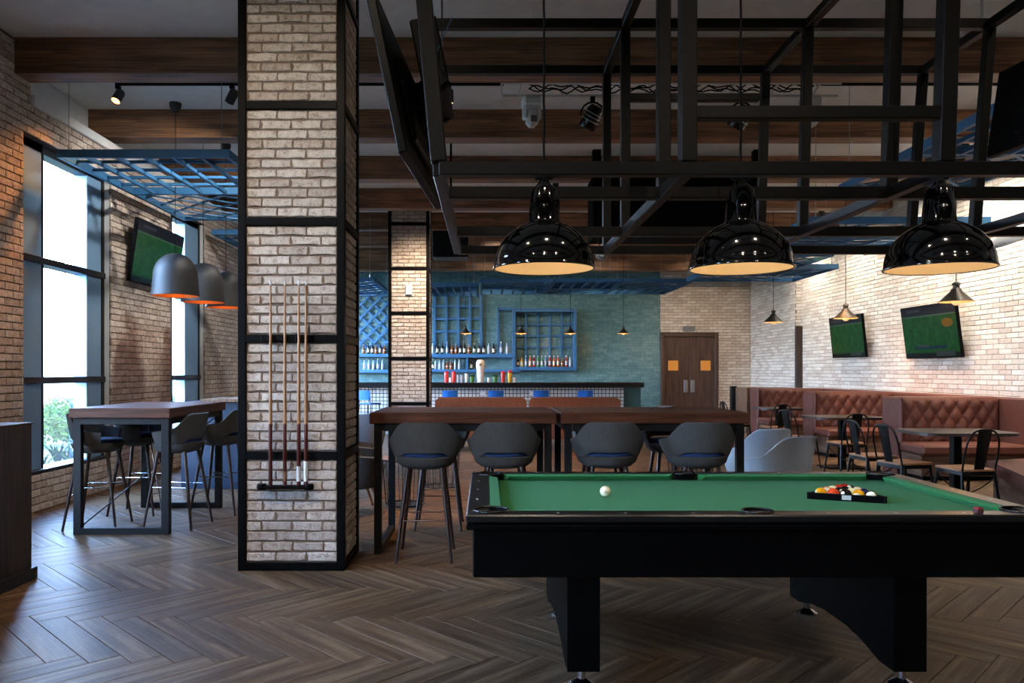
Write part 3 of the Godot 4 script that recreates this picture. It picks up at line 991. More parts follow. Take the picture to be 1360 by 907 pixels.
	for row in 5:
		for j in 5 - row:
			var o: Vector3 = e1 * ((j - (4 - row) * 0.5) * 2 * r) + e2 * (row * r * 1.7320508 - side * 0.2887 + r + 0.001)
			var b := thing("pool_ball", "%s pool ball inside the black triangle" % said[n], "ball", Vector3(cen.x, bed + r, cen.z) + o, n * 1.3, "racked pool balls")
			var tilt := Basis(Vector3(sin(n * 2.1), 0, cos(n * 2.1)), 1.35 + 0.35 * sin(n * 1.7))
			var m := mat(cols[n], 0.1)
			if striped[n]:
				var band := MB.new()
				var caps := MB.new()
				var pa := []
				for i in 15:
					var a := -0.58 + 1.16 * i / 14.0
					pa.append(Vector2(cos(a) * r, sin(a) * r))
				band.lathe(pa, 20, Vector3.ZERO, tilt)
				for s in [-1, 1]:
					var pb := []
					for i in 8:
						var a: float = 0.58 + (PI / 2 - 0.58) * i / 7.0
						pb.append(Vector2(maxf(cos(a) * r, 0), sin(a) * r * s))
					if s < 0: pb.reverse()
					caps.lathe(pb, 20, Vector3.ZERO, tilt)
				part(b, "stripe", band, m)
				part(b, "shell", caps, mat(Color(0.90, 0.86, 0.74), 0.1))
			else:
				part(b, "shell", MB.new().ball(Vector3.ZERO, r, 20), m)
				var pt := []
				for i in 5: pt.append(Vector2(maxf(cos(PI / 2 - 0.36 + 0.36 * i / 4.0) * r * 1.004, 0), sin(PI / 2 - 0.36 + 0.36 * i / 4.0) * r * 1.004))
				part(b, "number_spot", MB.new().lathe(pt, 14, Vector3.ZERO, tilt), mat(Color(0.90, 0.86, 0.74), 0.1))
			n += 1
	var ck := thing("chalk_cube", "small red cube of cue chalk on the pool table rail", "chalk", Vector3(2.12, top, -3.305), 0.2)
	part(ck, "block", MB.new().box(Vector3(0, 0.0135, 0), Vector3(0.027, 0.025, 0.027), 0.003), mat(Color(0.50, 0.10, 0.12), 0.9))
	part(ck, "wrapper", MB.new().box(Vector3(0, 0.009, 0), Vector3(0.0285, 0.016, 0.0285), 0.001), mat(Color(0.28, 0.08, 0.09), 0.7))

func cushion(a: Vector3, b: Vector3, inward: Vector3) -> MB:
	# wedge of cloth-covered rubber: flush with the rail on top, nose a little lower, undercut
	var m := MB.new()
	var along := (b - a)
	var l := along.length()
	along /= l
	var nose := 0.048
	var cut := 0.03
	var prof := [Vector2(0, 0.0), Vector2(nose, -0.004), Vector2(nose + 0.002, -0.010), Vector2(nose * 0.55, -0.034), Vector2(0, -0.034)]
	var ends := []
	for e in 2:
		var w := []
		for p in prof:
			var s: float = p.x / nose * cut
			w.append((a + along * s if e == 0 else b - along * s) + inward * p.x + Vector3(0, p.y, 0))
		ends.append(w)
	var mid := (a + b) * 0.5 + inward * 0.02 + Vector3(0, -0.017, 0)
	for i in prof.size():
		var j := (i + 1) % prof.size()
		m.face_out([ends[0][i], ends[0][j], ends[1][j], ends[1][i]], mid)
	m.face_out(ends[0].duplicate(), mid)
	m.face_out(ends[1].duplicate(), mid)
	return m

func arc(c: Vector3, r: float, n: int) -> Array:
	var o := []
	for i in n + 1: o.append(c + Vector3(cos(TAU * i / n), 0, sin(TAU * i / n)) * r)
	return o

# ---------------------------------------------------------------- seats
func tub(p: Dictionary) -> Array:
	# rows of a wrap-round back: angle runs from one arm end round the back (+Z) to the other
	var rows := []
	var R := 12
	var C := 33
	for i in R + 1:
		var t := float(i) / R
		var w := []
		for j in C + 1:
			var th: float = lerpf(-p.sweep, p.sweep, float(j) / C)
			var a := absf(th)
			var k := smoothstep(p.flat, p.arm, a)
			var yt: float = lerpf(p.top, p.armtop, k) - maxf(0.0, a - p.arm) * p.get("drop", 0.04)
			var yb: float = lerpf(p.bottom, p.get("armbottom", p.bottom), k)
			var y := lerpf(yb, yt, t)
			var g: float = pow(t, 0.7)
			var rx: float = lerpf(p.rx0, p.rx1, g)
			var rz: float = lerpf(p.rz0, p.rz1, g)
			w.append(Vector3(sin(th) * rx, y, cos(th) * rz))
		rows.append(w)
	return rows

func make_bar_stool() -> Node3D:
	var t := thing("bar_stool", "", "stool")
	part(t, "back_shell", MB.new().shell(tub({"sweep": 2.05, "flat": 0.55, "arm": 1.25, "top": 1.03, "armtop": 0.90, "bottom": 0.805, "armbottom": 0.75, "rx0": 0.225, "rx1": 0.288, "rz0": 0.215, "rz1": 0.255}), 0.024), M.grey_fabric)
	var bw := MB.new()
	bw.xf = Transform3D(Basis.from_scale(Vector3(1.05, 1, 0.98)), Vector3.ZERO)
	bw.lathe([Vector2(0, 0.672), Vector2(0.12, 0.674), Vector2(0.175, 0.69), Vector2(0.21, 0.72), Vector2(0.226, 0.765), Vector2(0.205, 0.770), Vector2(0, 0.772)], 28)
	part(t, "seat_bowl", bw, M.grey_fabric)
	part(t, "seat_cushion", MB.new().lathe([Vector2(0.195, 0.768), Vector2(0.203, 0.782), Vector2(0.195, 0.795), Vector2(0.12, 0.803), Vector2(0, 0.805)], 26), M.blue_fabric, "dark blue seat pad")
	var ft := []
	for s in [[-1, -1], [1, -1], [1, 1], [-1, 1]]:
		var a := Vector3(s[0] * 0.125, 0.69, s[1] * 0.125)
		var b := Vector3(s[0] * 0.205, 0.0, s[1] * 0.225)
		part(t, "leg", MB.new().tube([a, a.lerp(b, 0.5), b], [0.0175, 0.0155, 0.011], 8), M.leg_wood)
		ft.append([a, b])
	for i in 4:
		var j := (i + 1) % 4
		var k := 0.56 if i % 2 == 0 else 0.46
		var p: Vector3 = ft[i][0].lerp(ft[i][1], k)
		var q: Vector3 = ft[j][0].lerp(ft[j][1], k)
		part(t, "foot_rod", MB.new().tube([p, q], 0.0055, 6), M.chrome)
	return t

func make_armchair(fabric: Material, leg: Material) -> Node3D:
	var t := thing("armchair", "", "armchair")
	part(t, "back_shell", MB.new().shell(tub({"sweep": 2.0, "flat": 0.5, "arm": 1.5, "top": 0.80, "armtop": 0.58, "bottom": 0.26, "rx0": 0.27, "rx1": 0.36, "rz0": 0.27, "rz1": 0.37}), 0.05), fabric)
	part(t, "seat_bowl", MB.new().lathe([Vector2(0, 0.24), Vector2(0.2, 0.242), Vector2(0.27, 0.27), Vector2(0.285, 0.33), Vector2(0.27, 0.36), Vector2(0, 0.37)], 26), fabric)
	part(t, "seat_cushion", MB.new().lathe([Vector2(0.25, 0.36), Vector2(0.275, 0.39), Vector2(0.26, 0.42), Vector2(0.15, 0.44), Vector2(0, 0.445)], 26), fabric)
	for s in [[-1, -1], [1, -1], [1, 1], [-1, 1]]:
		part(t, "leg", MB.new().tube([Vector3(s[0] * 0.15, 0.27, s[1] * 0.15), Vector3(s[0] * 0.25, 0, s[1] * 0.25)], [0.02, 0.012], 8), leg)
	return t

func make_cafe_chair() -> Node3D:
	var t := thing("metal_chair", "", "chair")
	var st := MB.new()
	var pl := PackedVector2Array()
	for q in [[-0.2, -0.17], [-0.17, -0.2], [0.17, -0.2], [0.2, -0.17], [0.185, 0.17], [0.155, 0.195], [-0.155, 0.195], [-0.185, 0.17]]: pl.append(Vector2(q[0], -q[1]))
	st.xf = Transform3D(Basis(Vector3.RIGHT, Vector3.FORWARD, Vector3.UP), Vector3(0, 0.45, 0))
	st.prism(pl, -0.009, 0.009)
	part(t, "seat", st, M.seat_wood, "light wood seat")
	var ap := MB.new()
	for s in [-1, 1]:
		ap.bar(Vector3(s * 0.175, 0.42, -0.18), Vector3(s * 0.165, 0.42, 0.18), 0.012, 0.042, 0.003)
		ap.bar(Vector3(-0.17, 0.42, s * 0.178), Vector3(0.17, 0.42, s * 0.178), 0.012, 0.042, 0.003)
	part(t, "seat_frame", ap, M.chair_steel)
	for s in [[-1, -1], [1, -1], [1, 1], [-1, 1]]:
		var a := Vector3(s[0] * 0.165, 0.44, s[1] * 0.17)
		var b := Vector3(s[0] * 0.205, 0.0, s[1] * 0.225)
		part(t, "leg", MB.new().tube([a, b], [0.017, 0.010], 7), M.chair_steel)
	for s in [-1, 1]:
		var w := []
		for i in 9:
			var u := i / 8.0
			w.append(Vector3(lerpf(-0.175, 0.175, u), 0.20 + 0.19 * pow(absf(u * 2 - 1) , 1.6), lerpf(-0.185, 0.185, u) * s))
		part(t, "brace", MB.new().tube(w, 0.007, 6), M.chair_steel)
	var hp := []
	for i in 21:
		var u := i / 20.0
		var a := PI * u
		var yy := 0.44 + 0.41 * pow(sin(a), 0.55) if i > 0 and i < 20 else 0.43
		var xx := -cos(a)
		xx = signf(xx) * pow(absf(xx), 0.75) * (0.17 + 0.025 * sin(a))
		hp.append(Vector3(xx, yy, 0.175 + (yy - 0.43) * 0.22))
	part(t, "back_hoop", MB.new().tube(hp, 0.010, 7), M.chair_steel)
	var sp := []
	for i in 9:
		var u := i / 8.0
		var y := lerpf(0.425, 0.845, u)
		var hw := lerpf(0.05, 0.072, u)
		var w := []
		for j in 5:
			var v := j / 4.0 * 2 - 1
			w.append(Vector3(v * hw, y, 0.178 + (y - 0.43) * 0.22 + 0.012 * (1 - v * v) * sin(PI * u)))
		sp.append(w)
	part(t, "back_splat", MB.new().shell(sp, 0.004), M.chair_steel)
	return t

func make_counter_stool() -> Node3D:
	var t := thing("bar_counter_stool", "", "stool")
	part(t, "seat", MB.new().box(Vector3(0, 0.72, 0), Vector3(0.38, 0.03, 0.36), 0.012), M.blue_seat)
	var w := []
	for i in 5:
		var r := []
		for j in 9:
			var u := j / 8.0 * 2 - 1
			r.append(Vector3(u * 0.165, 0.80 + i * 0.05, 0.17 + 0.03 * (1 - u * u) + i * 0.008))
		w.append(r)
	part(t, "backrest", MB.new().shell(w, 0.012), M.blue_seat)
	for s in [-1, 1]: part(t, "back_post", MB.new().tube([Vector3(s * 0.14, 0.71, 0.15), Vector3(s * 0.14, 0.86, 0.185)], 0.009, 6), M.chair_steel)
	for s in [[-1, -1], [1, -1], [1, 1], [-1, 1]]: part(t, "leg", MB.new().tube([Vector3(s[0] * 0.15, 0.71, s[1] * 0.14), Vector3(s[0] * 0.2, 0, s[1] * 0.2)], 0.011, 6), M.chair_steel)
	for i in 4:
		var s: Array = [[-1, -1], [1, -1], [1, 1], [-1, 1]][i]
		var e: Array = [[-1, -1], [1, -1], [1, 1], [-1, 1]][(i + 1) % 4]
		part(t, "foot_rod", MB.new().tube([Vector3(s[0] * 0.18, 0.28, s[1] * 0.176), Vector3(e[0] * 0.18, 0.28, e[1] * 0.176)], 0.008, 6), M.chair_steel)
	return t

# ---------------------------------------------------------------- tables
func high_table(label: String, at: Vector3, lx: float, lz: float, ends_x: bool, group: String) -> void:
	# a thick plank top on two closed steel loops; ends_x: the loops stand at the ends of X
	var t := thing("high_table", label, "table", at, 0, group)
	var h := 1.092
	part(t, "tabletop", MB.new().box(Vector3(0, h - 0.043, 0), Vector3(lx, 0.086, lz), 0.006), M.table_wood)
	var s := 0.056
	for e in [-1, 1]:
		var f := MB.new()
		if ends_x:
			var x: float = e * (lx * 0.5 - 0.06)
			var z := lz * 0.5 - 0.05
			for k in [-1, 1]: f.box(Vector3(x, (h - 0.086) * 0.5, k * z), Vector3(s, h - 0.086, s), 0.003)
			f.box(Vector3(x, s * 0.5, 0), Vector3(s, s, z * 2 - s), 0.003)
			f.box(Vector3(x, h - 0.086 - s * 0.5, 0), Vector3(s, s, z * 2 - s), 0.003)
		else:
			var z: float = e * (lz * 0.5 - 0.06)
			var x := lx * 0.5 - 0.055
			for k in [-1, 1]: f.box(Vector3(k * x, (h - 0.086) * 0.5, z), Vector3(s * 1.2, h - 0.086, s), 0.003)
			f.box(Vector3(0, s * 0.5, z), Vector3(x * 2 - s, s, s), 0.003)
			f.box(Vector3(0, h - 0.086 - s * 0.5, z), Vector3(x * 2 - s, s, s), 0.003)
		part(t, "leg_frame", f, M.frame_steel)
	var r := MB.new()
	for k in [-1, 1]:
		if ends_x: r.box(Vector3(0, h - 0.086 - s * 0.5, k * (lz * 0.5 - 0.05)), Vector3(lx - 0.2, s, s), 0.003)
		else: r.box(Vector3(k * (lx * 0.5 - 0.055), h - 0.086 - s * 0.5, 0), Vector3(s, s, lz - 0.2), 0.003)
	part(t, "apron_rail", r, M.frame_steel)
	if not ends_x:
		for k in [-1, 1]:
			part(t, "brace_rod", MB.new().tube([Vector3(k * (lx * 0.5 - 0.07), 0.06, lz * 0.5 - 0.06), Vector3(-k * (lx * 0.5 - 0.07), 0.95, -lz * 0.5 + 0.06)], 0.006, 6), M.frame_steel)

func build_seating() -> void:
	high_table("dark plank bar-height table, end by the brick pillar", Vector3(-0.175, 0, -6.365), 1.43, 0.97, true, "plank tables in a row")
	high_table("dark plank bar-height table, end by the pale armchairs", Vector3(1.298, 0, -6.365), 1.444, 0.97, true, "plank tables in a row")
	high_table("dark plank bar-height table by the tall windows under the grey bell lamps", Vector3(-3.145, 0, -7.3), 0.87, 1.42, false, "")
	var proto := make_bar_stool()
	var g := "grey bucket bar stools at the plank tables"
	var near := ["grey bucket bar stool at the plank table, nearest the brick pillar", "grey bucket bar stool at the first plank table, beside the pillar-end stool", "grey bucket bar stool backing the pool table, first at the second plank table", "grey bucket bar stool backing the pool table, beside the pale armchairs"]
	var spots := []
	var i := 0
	for q in [[-0.455, 5.86, 0.0], [0.14, 5.9, 0.03], [0.935, 5.92, -0.02], [1.62, 5.9, 0.05]]:
		spots.append([Vector3(q[0], 0, -q[1]), q[2], near[i]])
		i += 1
	for q in [[-0.42, 6.98, "behind the first plank table, at its pillar end"], [0.2, 7.0, "behind the first plank table, at the joint"], [1.06, 7.0, "behind the second plank table, at the joint"], [1.68, 6.98, "behind the second plank table, by the armchairs"]]:
		spots.append([Vector3(q[0], 0, -q[1]), PI, "grey bar stool facing the pool table " + q[2]])
	spots.append([Vector3(-3.52, 0, -6.98), PI / 2 + PI + 0.1, "grey bucket bar stool with its back to the window, near end of the window table"])
	spots.append([Vector3(-3.45, 0, -7.66), PI / 2 + PI, "grey bucket bar stool with its back to the window, far end of the window table"])
	spots.append([Vector3(-2.80, 0, -7.0), PI / 2 - 0.1, "grey bucket bar stool facing the window, near end of the window table"])
	spots.append([Vector3(-2.66, 0, -7.7), PI / 2 - 0.05, "grey bucket bar stool facing the window, far end of the window table"])
	i = 0
	for s in spots:
		var o: Node3D = proto
		if i > 0: o = dup(proto, s[0], s[1])
		o.position = s[0]
		o.rotation.y = s[1]
		o.set_meta("label", s[2])
		o.set_meta("group", g)
		i += 1
	single("plate", MB.new().lathe([Vector2(0, 0), Vector2(0.045, 0), Vector2(0.075, 0.012), Vector2(0.08, 0.016), Vector2(0.072, 0.016), Vector2(0.04, 0.006), Vector2(0, 0.006)], 24), M.white_plastic, "white plate on the second plank table", "plate", Vector3(1.56, 1.092, -6.72))
	# lounge chairs behind the tables
	var a := make_armchair(M.pale_fabric, M.leg_oak)
	a.set_meta("label", "pale blue-grey tub armchair, the one close to the plank table leg")
	a.position = Vector3(2.78, 0, -7.38); a.rotation.y = 0.55
	dup(a, Vector3(2.93, 0, -8.35), 0.35, "pale blue-grey tub armchair, the one turned to the wire table")
	dup(a, Vector3(-1.80, 0, -11.2), 0.5, "pale blue-grey tub armchair between the two brick pillars, far row")
	var b := make_armchair(M.grey_fabric, M.leg_oak)
	b.set_meta("label", "mid grey tub armchair on oak legs between the wire table and plank table")
	b.position = Vector3(-1.33, 0, -7.75); b.rotation.y = -1.2
	dup(b, Vector3(-1.42, 0, -8.7), -1.4, "mid grey tub armchair on oak legs behind its twin by the wire table")
	wire_table(Vector3(-0.86, 0, -8.15), "round wire-basket side table with oak top beside the grey armchairs")
	wire_table(Vector3(2.2, 0, -8.25), "round wire-basket side table with oak top beside the pale armchairs")
	wire_table(Vector3(-0.55, 0, -9.4), "round wire-basket side table with oak top in the middle of the floor")
	# sofas with their backs to the tables
	sofa(Vector3(-0.08, 0, -13.5), "tan leather sofa seen from behind, end by the brick pillar")
	sofa(Vector3(1.56, 0, -13.5), "tan leather sofa seen from behind, end by the doors")

func wire_table(at: Vector3, label: String) -> void:
	var t := thing("side_table", label, "table", at, 0, "wire side tables")
	part(t, "tabletop", MB.new().lathe([Vector2(0, 0.48), Vector2(0.25, 0.48), Vector2(0.256, 0.49), Vector2(0.25, 0.5), Vector2(0, 0.5)], 26), M.leg_oak)
	for r in [[0.24, 0.475], [0.2, 0.006]]: part(t, "ring", MB.new().tube(arc(Vector3(0, r[1], 0), r[0], 24), 0.006, 6, false), M.chair_steel)
	for i in 16:
		var d := Vector3(cos(TAU * i / 16), 0, sin(TAU * i / 16))
		part(t, "wire", MB.new().tube([d * 0.24 + Vector3(0, 0.475, 0), d * 0.2 + Vector3(0, 0.006, 0)], 0.004, 5), M.chair_steel)

func sofa(at: Vector3, label: String) -> void:
	var t := thing("sofa", label, "sofa", at, 0, "tan sofas")
	var o := PackedVector2Array()
	var w := 0.8
	for k in 5: o.append(Vector2(w - 0.09 + 0.09 * cos(k * PI / 8), 0.86 + 0.09 * sin(k * PI / 8)))
	for k in 5: o.append(Vector2(-w + 0.09 - 0.09 * sin(k * PI / 8), 0.86 + 0.09 * cos(k * PI / 8)))
	o.append(Vector2(-w + 0.02, 0.22)); o.append(Vector2(w - 0.02, 0.22))
	part(t, "backrest", MB.new().prism(o, -0.09, 0.09), M.sofa_leather)
	part(t, "seat", MB.new().box(Vector3(0, 0.33, -0.42), Vector3(1.5, 0.2, 0.64), 0.04), M.sofa_leather)
	for s in [-1, 1]:
		part(t, "armrest", MB.new().box(Vector3(s * 0.72, 0.46, -0.4), Vector3(0.12, 0.36, 0.66), 0.04), M.sofa_leather)
		for z in [0.0, -0.66]: part(t, "leg", MB.new().tube([Vector3(s * 0.68, 0.23, z), Vector3(s * 0.7, 0, z)], [0.022, 0.014], 8), M.leg_wood)

# ---------------------------------------------------------------- leather booths on the right
func tufted(w: float, h: float, px: float, py: float, amp: float) -> MB:
	# deep-buttoned panel in local XY, facing +Z, from (0,0) to (w,h)
	var nx := int(w / px * 9)
	var ny := int(h / py * 8)
	var rows := []
	for i in ny + 1:
		var r := []
		var y := h * i / ny
		for j in nx + 1:
			var x := w * j / nx
			var p := x / px + (h - y - 0.09) / (2 * py)
			var q := x / px - (h - y - 0.09) / (2 * py)
			var e := minf(minf(x, w - x), minf(y, h - y))
			var z := amp * pow(absf(sin(PI * p) * sin(PI * q)), 0.42)
			z = lerpf(amp * 0.35, z, smoothstep(0.0, 0.07, e))
			z *= smoothstep(-0.004, 0.03, e)
			r.append(Vector3(x, y, z))
		rows.append(r)
	return MB.new().grid(rows)

func booth(k: int, d: float, x0: float) -> void:
	var lab: String = ["brown tufted leather booth bench with dark table, the one nearest the pool table", "brown tufted leather booth bench, the middle one of three along the white wall", "brown tufted leather booth bench nearest the wooden cabinet and doors"][k]
	var t := thing("booth_bench", lab, "bench", Vector3(x0, 0, -d), 0, "leather booths")
	var w := XR - 0.17 - x0
	var top := 1.06
	part(t, "divider", MB.new().box(Vector3(w * 0.5, top * 0.5, -0.235), Vector3(w, top, 0.43), 0.02), M.leather)
	var tf := tufted(w - 0.06, 0.60, 0.18, 0.14, 0.045)
	var bt := part(t, "tufted_back", tf, M.leather)
	bt.position = Vector3(0.05, 0.44, -0.018)
	var bs := MB.new()
	for i in range(0, int(w / 0.18) + 1):
		for j in 5:
			var bx := i * 0.18 + (0.09 if j % 2 else 0.0)
			var by := 0.60 - 0.09 - j * 0.14
			if bx > 0.05 and bx < w - 0.12 and by > 0.04: bs.ball(Vector3(bx, by, 0.004), 0.011, 8, 1.0)
	part(bt, "buttons", bs, M.leather)
	part(t, "end_bolster", MB.new().box(Vector3(0.018, 0.755, 0.012), Vector3(0.036, 0.61, 0.07), 0.015), M.leather)
	part(t, "seat", MB.new().box(Vector3(w * 0.5, 0.40, 0.28), Vector3(w, 0.13, 0.56), 0.028), M.leather)
	part(t, "base", MB.new().box(Vector3(w * 0.5 + 0.01, 0.195, 0.25), Vector3(w - 0.03, 0.27, 0.48), 0.004), M.bench_wood)
	part(t, "plinth", MB.new().box(Vector3(w * 0.5 + 0.03, 0.03, 0.22), Vector3(w - 0.1, 0.06, 0.42), 0.0), M.black_plastic)

func booth_table(d: float, x0: float, x1: float, label: String) -> void:
	var t := thing("booth_table", label, "table", Vector3((x0 + x1) * 0.5, 0, -d), 0, "dark booth tables")
	var o := PackedVector2Array()
	var hx := (x1 - x0) * 0.5
	var hz := 0.38
	var r := 0.16
	for c in [[1, 1, 0], [-1, 1, 1], [-1, -1, 2], [1, -1, 3]]:
		for i in 6:
			var a: float = (c[2] + i / 5.0) * PI / 2
			o.append(Vector2(c[0] * (hx - r) + cos(a) * r, c[1] * (hz - r) + sin(a) * r))
	var m := MB.new()
	m.xf = Transform3D(Basis(Vector3.RIGHT, Vector3.FORWARD, Vector3.UP), Vector3(0, 0.735, 0))
	m.prism(o, -0.016, 0.016)
	part(t, "tabletop", m, M.dark_top)
	part(t, "column", MB.new().box(Vector3(0, 0.37, 0), Vector3(0.09, 0.70, 0.09), 0.004), M.black_steel)
	part(t, "base_plate", MB.new().box(Vector3(0, 0.01, 0), Vector3(0.55, 0.02, 0.45), 0.004), M.black_steel)

func build_booths() -> void:
	var ds := [10.35, 13.05, 15.75]
	for i in 3: booth(i, ds[i], 5.57)
	# backrest running along the wall above all booths
	var wb := MB.new()
	zbox(wb, XR - 0.16, XR - 0.005, 0.05, 1.06, 8.3, 16.1, 0.02)
	single("wall_banquette", wb, M.leather, "long brown leather backrest fixed along the white brick wall", "bench")
	# bench at the near edge, its end cut at a slant
	var nb := thing("corner_bench", "brown leather bench with slanted end and wooden base beside the pool table", "bench", Vector3(5.36, 0, -8.2))
	var o := PackedVector2Array([Vector2(0, 0), Vector2(1.58, 0.5), Vector2(1.58, -1.5), Vector2(-0.58, -1.5)])
	var tr := Transform3D(Basis(Vector3.RIGHT, Vector3.FORWARD, Vector3.UP), Vector3.ZERO)
	var sm := MB.new()
	sm.xf = tr
	sm.prism(o, 0.34, 0.46)
	part(nb, "seat", sm, M.leather)
	var bm := MB.new()
	bm.xf = tr
	bm.prism(PackedVector2Array([Vector2(0.04, -0.03), Vector2(1.55, 0.45), Vector2(1.55, -1.5), Vector2(-0.52, -1.5)]), 0.0, 0.34)
	part(nb, "base", bm, M.bench_wood)
	booth_table(8.5, 4.68, 5.72, "dark round-cornered table in front of the booth nearest the pool table")
	booth_table(11.25, 4.72, 5.72, "dark round-cornered table in front of the middle booth")
	booth_table(13.95, 4.92, 5.72, "dark round-cornered table in front of the booth by the cabinet")
	var ch := make_cafe_chair()
	var spots := [
		[Vector3(4.76, 0, -7.62), 0.1, "black metal chair with wood seat, its back to the pool table"],
		[Vector3(4.42, 0, -8.12), -PI / 2 + 0.25, "black metal chair with wood seat side of the first booth table"],
		[Vector3(4.44, 0, -8.80), -PI / 2 + 0.1, "black metal chair with wood seat behind its twin, side of first booth table"],
		[Vector3(4.87, 0, -10.35), 0.05, "black metal chair with wood seat, its back to the chairs of the first table"],
		[Vector3(4.58, 0, -11.25), -PI / 2 + 0.45, "black metal chair with wood seat at the side of the middle booth table"],
		[Vector3(4.98, 0, -13.2), 0.1, "black metal chair with wood seat, front of the cabinet-side booth table"],
		[Vector3(4.62, 0, -14.15), -PI / 2 + 0.1, "black metal chair with wood seat at the side of the booth table by the cabinet"]]
	var i := 0
	for s in spots:
		var c: Node3D = ch
		if i > 0: c = dup(ch, s[0], s[1])
		c.position = s[0]; c.rotation.y = s[1]
		c.set_meta("label", s[2])
		c.set_meta("group", "black metal chairs at the booth tables")
		i += 1
	var cb := thing("low_cabinet", "pale wood cabinet at the far end of the leather booths", "cabinet", Vector3(5.52, 0, -16.25))
	part(cb, "body", MB.new().box(Vector3(0.5, 0.53, -0.36), Vector3(1.0, 1.06, 0.70), 0.005), M.tan_wood)
	part(cb, "end_post", MB.new().box(Vector3(-0.02, 0.54, -0.80), Vector3(0.12, 1.08, 0.14), 0.004), M.frame_steel)

# ---------------------------------------------------------------- bar
func bottle(kind: int, body: Material, label_m: Material, cap: Material) -> Node3D:
	var t := thing("bottle", "", "bottle")
	var pf: Array = [
		[Vector2(0, 0), Vector2(0.036, 0), Vector2(0.038, 0.01), Vector2(0.038, 0.17), Vector2(0.03, 0.205), Vector2(0.014, 0.23), Vector2(0.013, 0.285), Vector2(0, 0.285)],
		[Vector2(0, 0), Vector2(0.042, 0), Vector2(0.044, 0.01), Vector2(0.042, 0.13), Vector2(0.034, 0.16), Vector2(0.016, 0.18), Vector2(0.015, 0.24), Vector2(0, 0.24)],
		[Vector2(0, 0), Vector2(0.033, 0), Vector2(0.035, 0.012), Vector2(0.034, 0.20), Vector2(0.02, 0.245), Vector2(0.012, 0.27), Vector2(0.012, 0.32), Vector2(0, 0.32)]][kind]
	part(t, "glass", MB.new().lathe(pf, 12), body)
	var r: float = pf[3].x + 0.0008
	part(t, "paper_label", MB.new().lathe([Vector2(r, 0.04), Vector2(r, pf[3].y - 0.03)], 12), label_m)
	var y: float = pf[-1].y
	part(t, "cap", MB.new().lathe([Vector2(0.0145, y - 0.02), Vector2(0.0145, y + 0.012), Vector2(0, y + 0.012)], 10), cap)
	return t

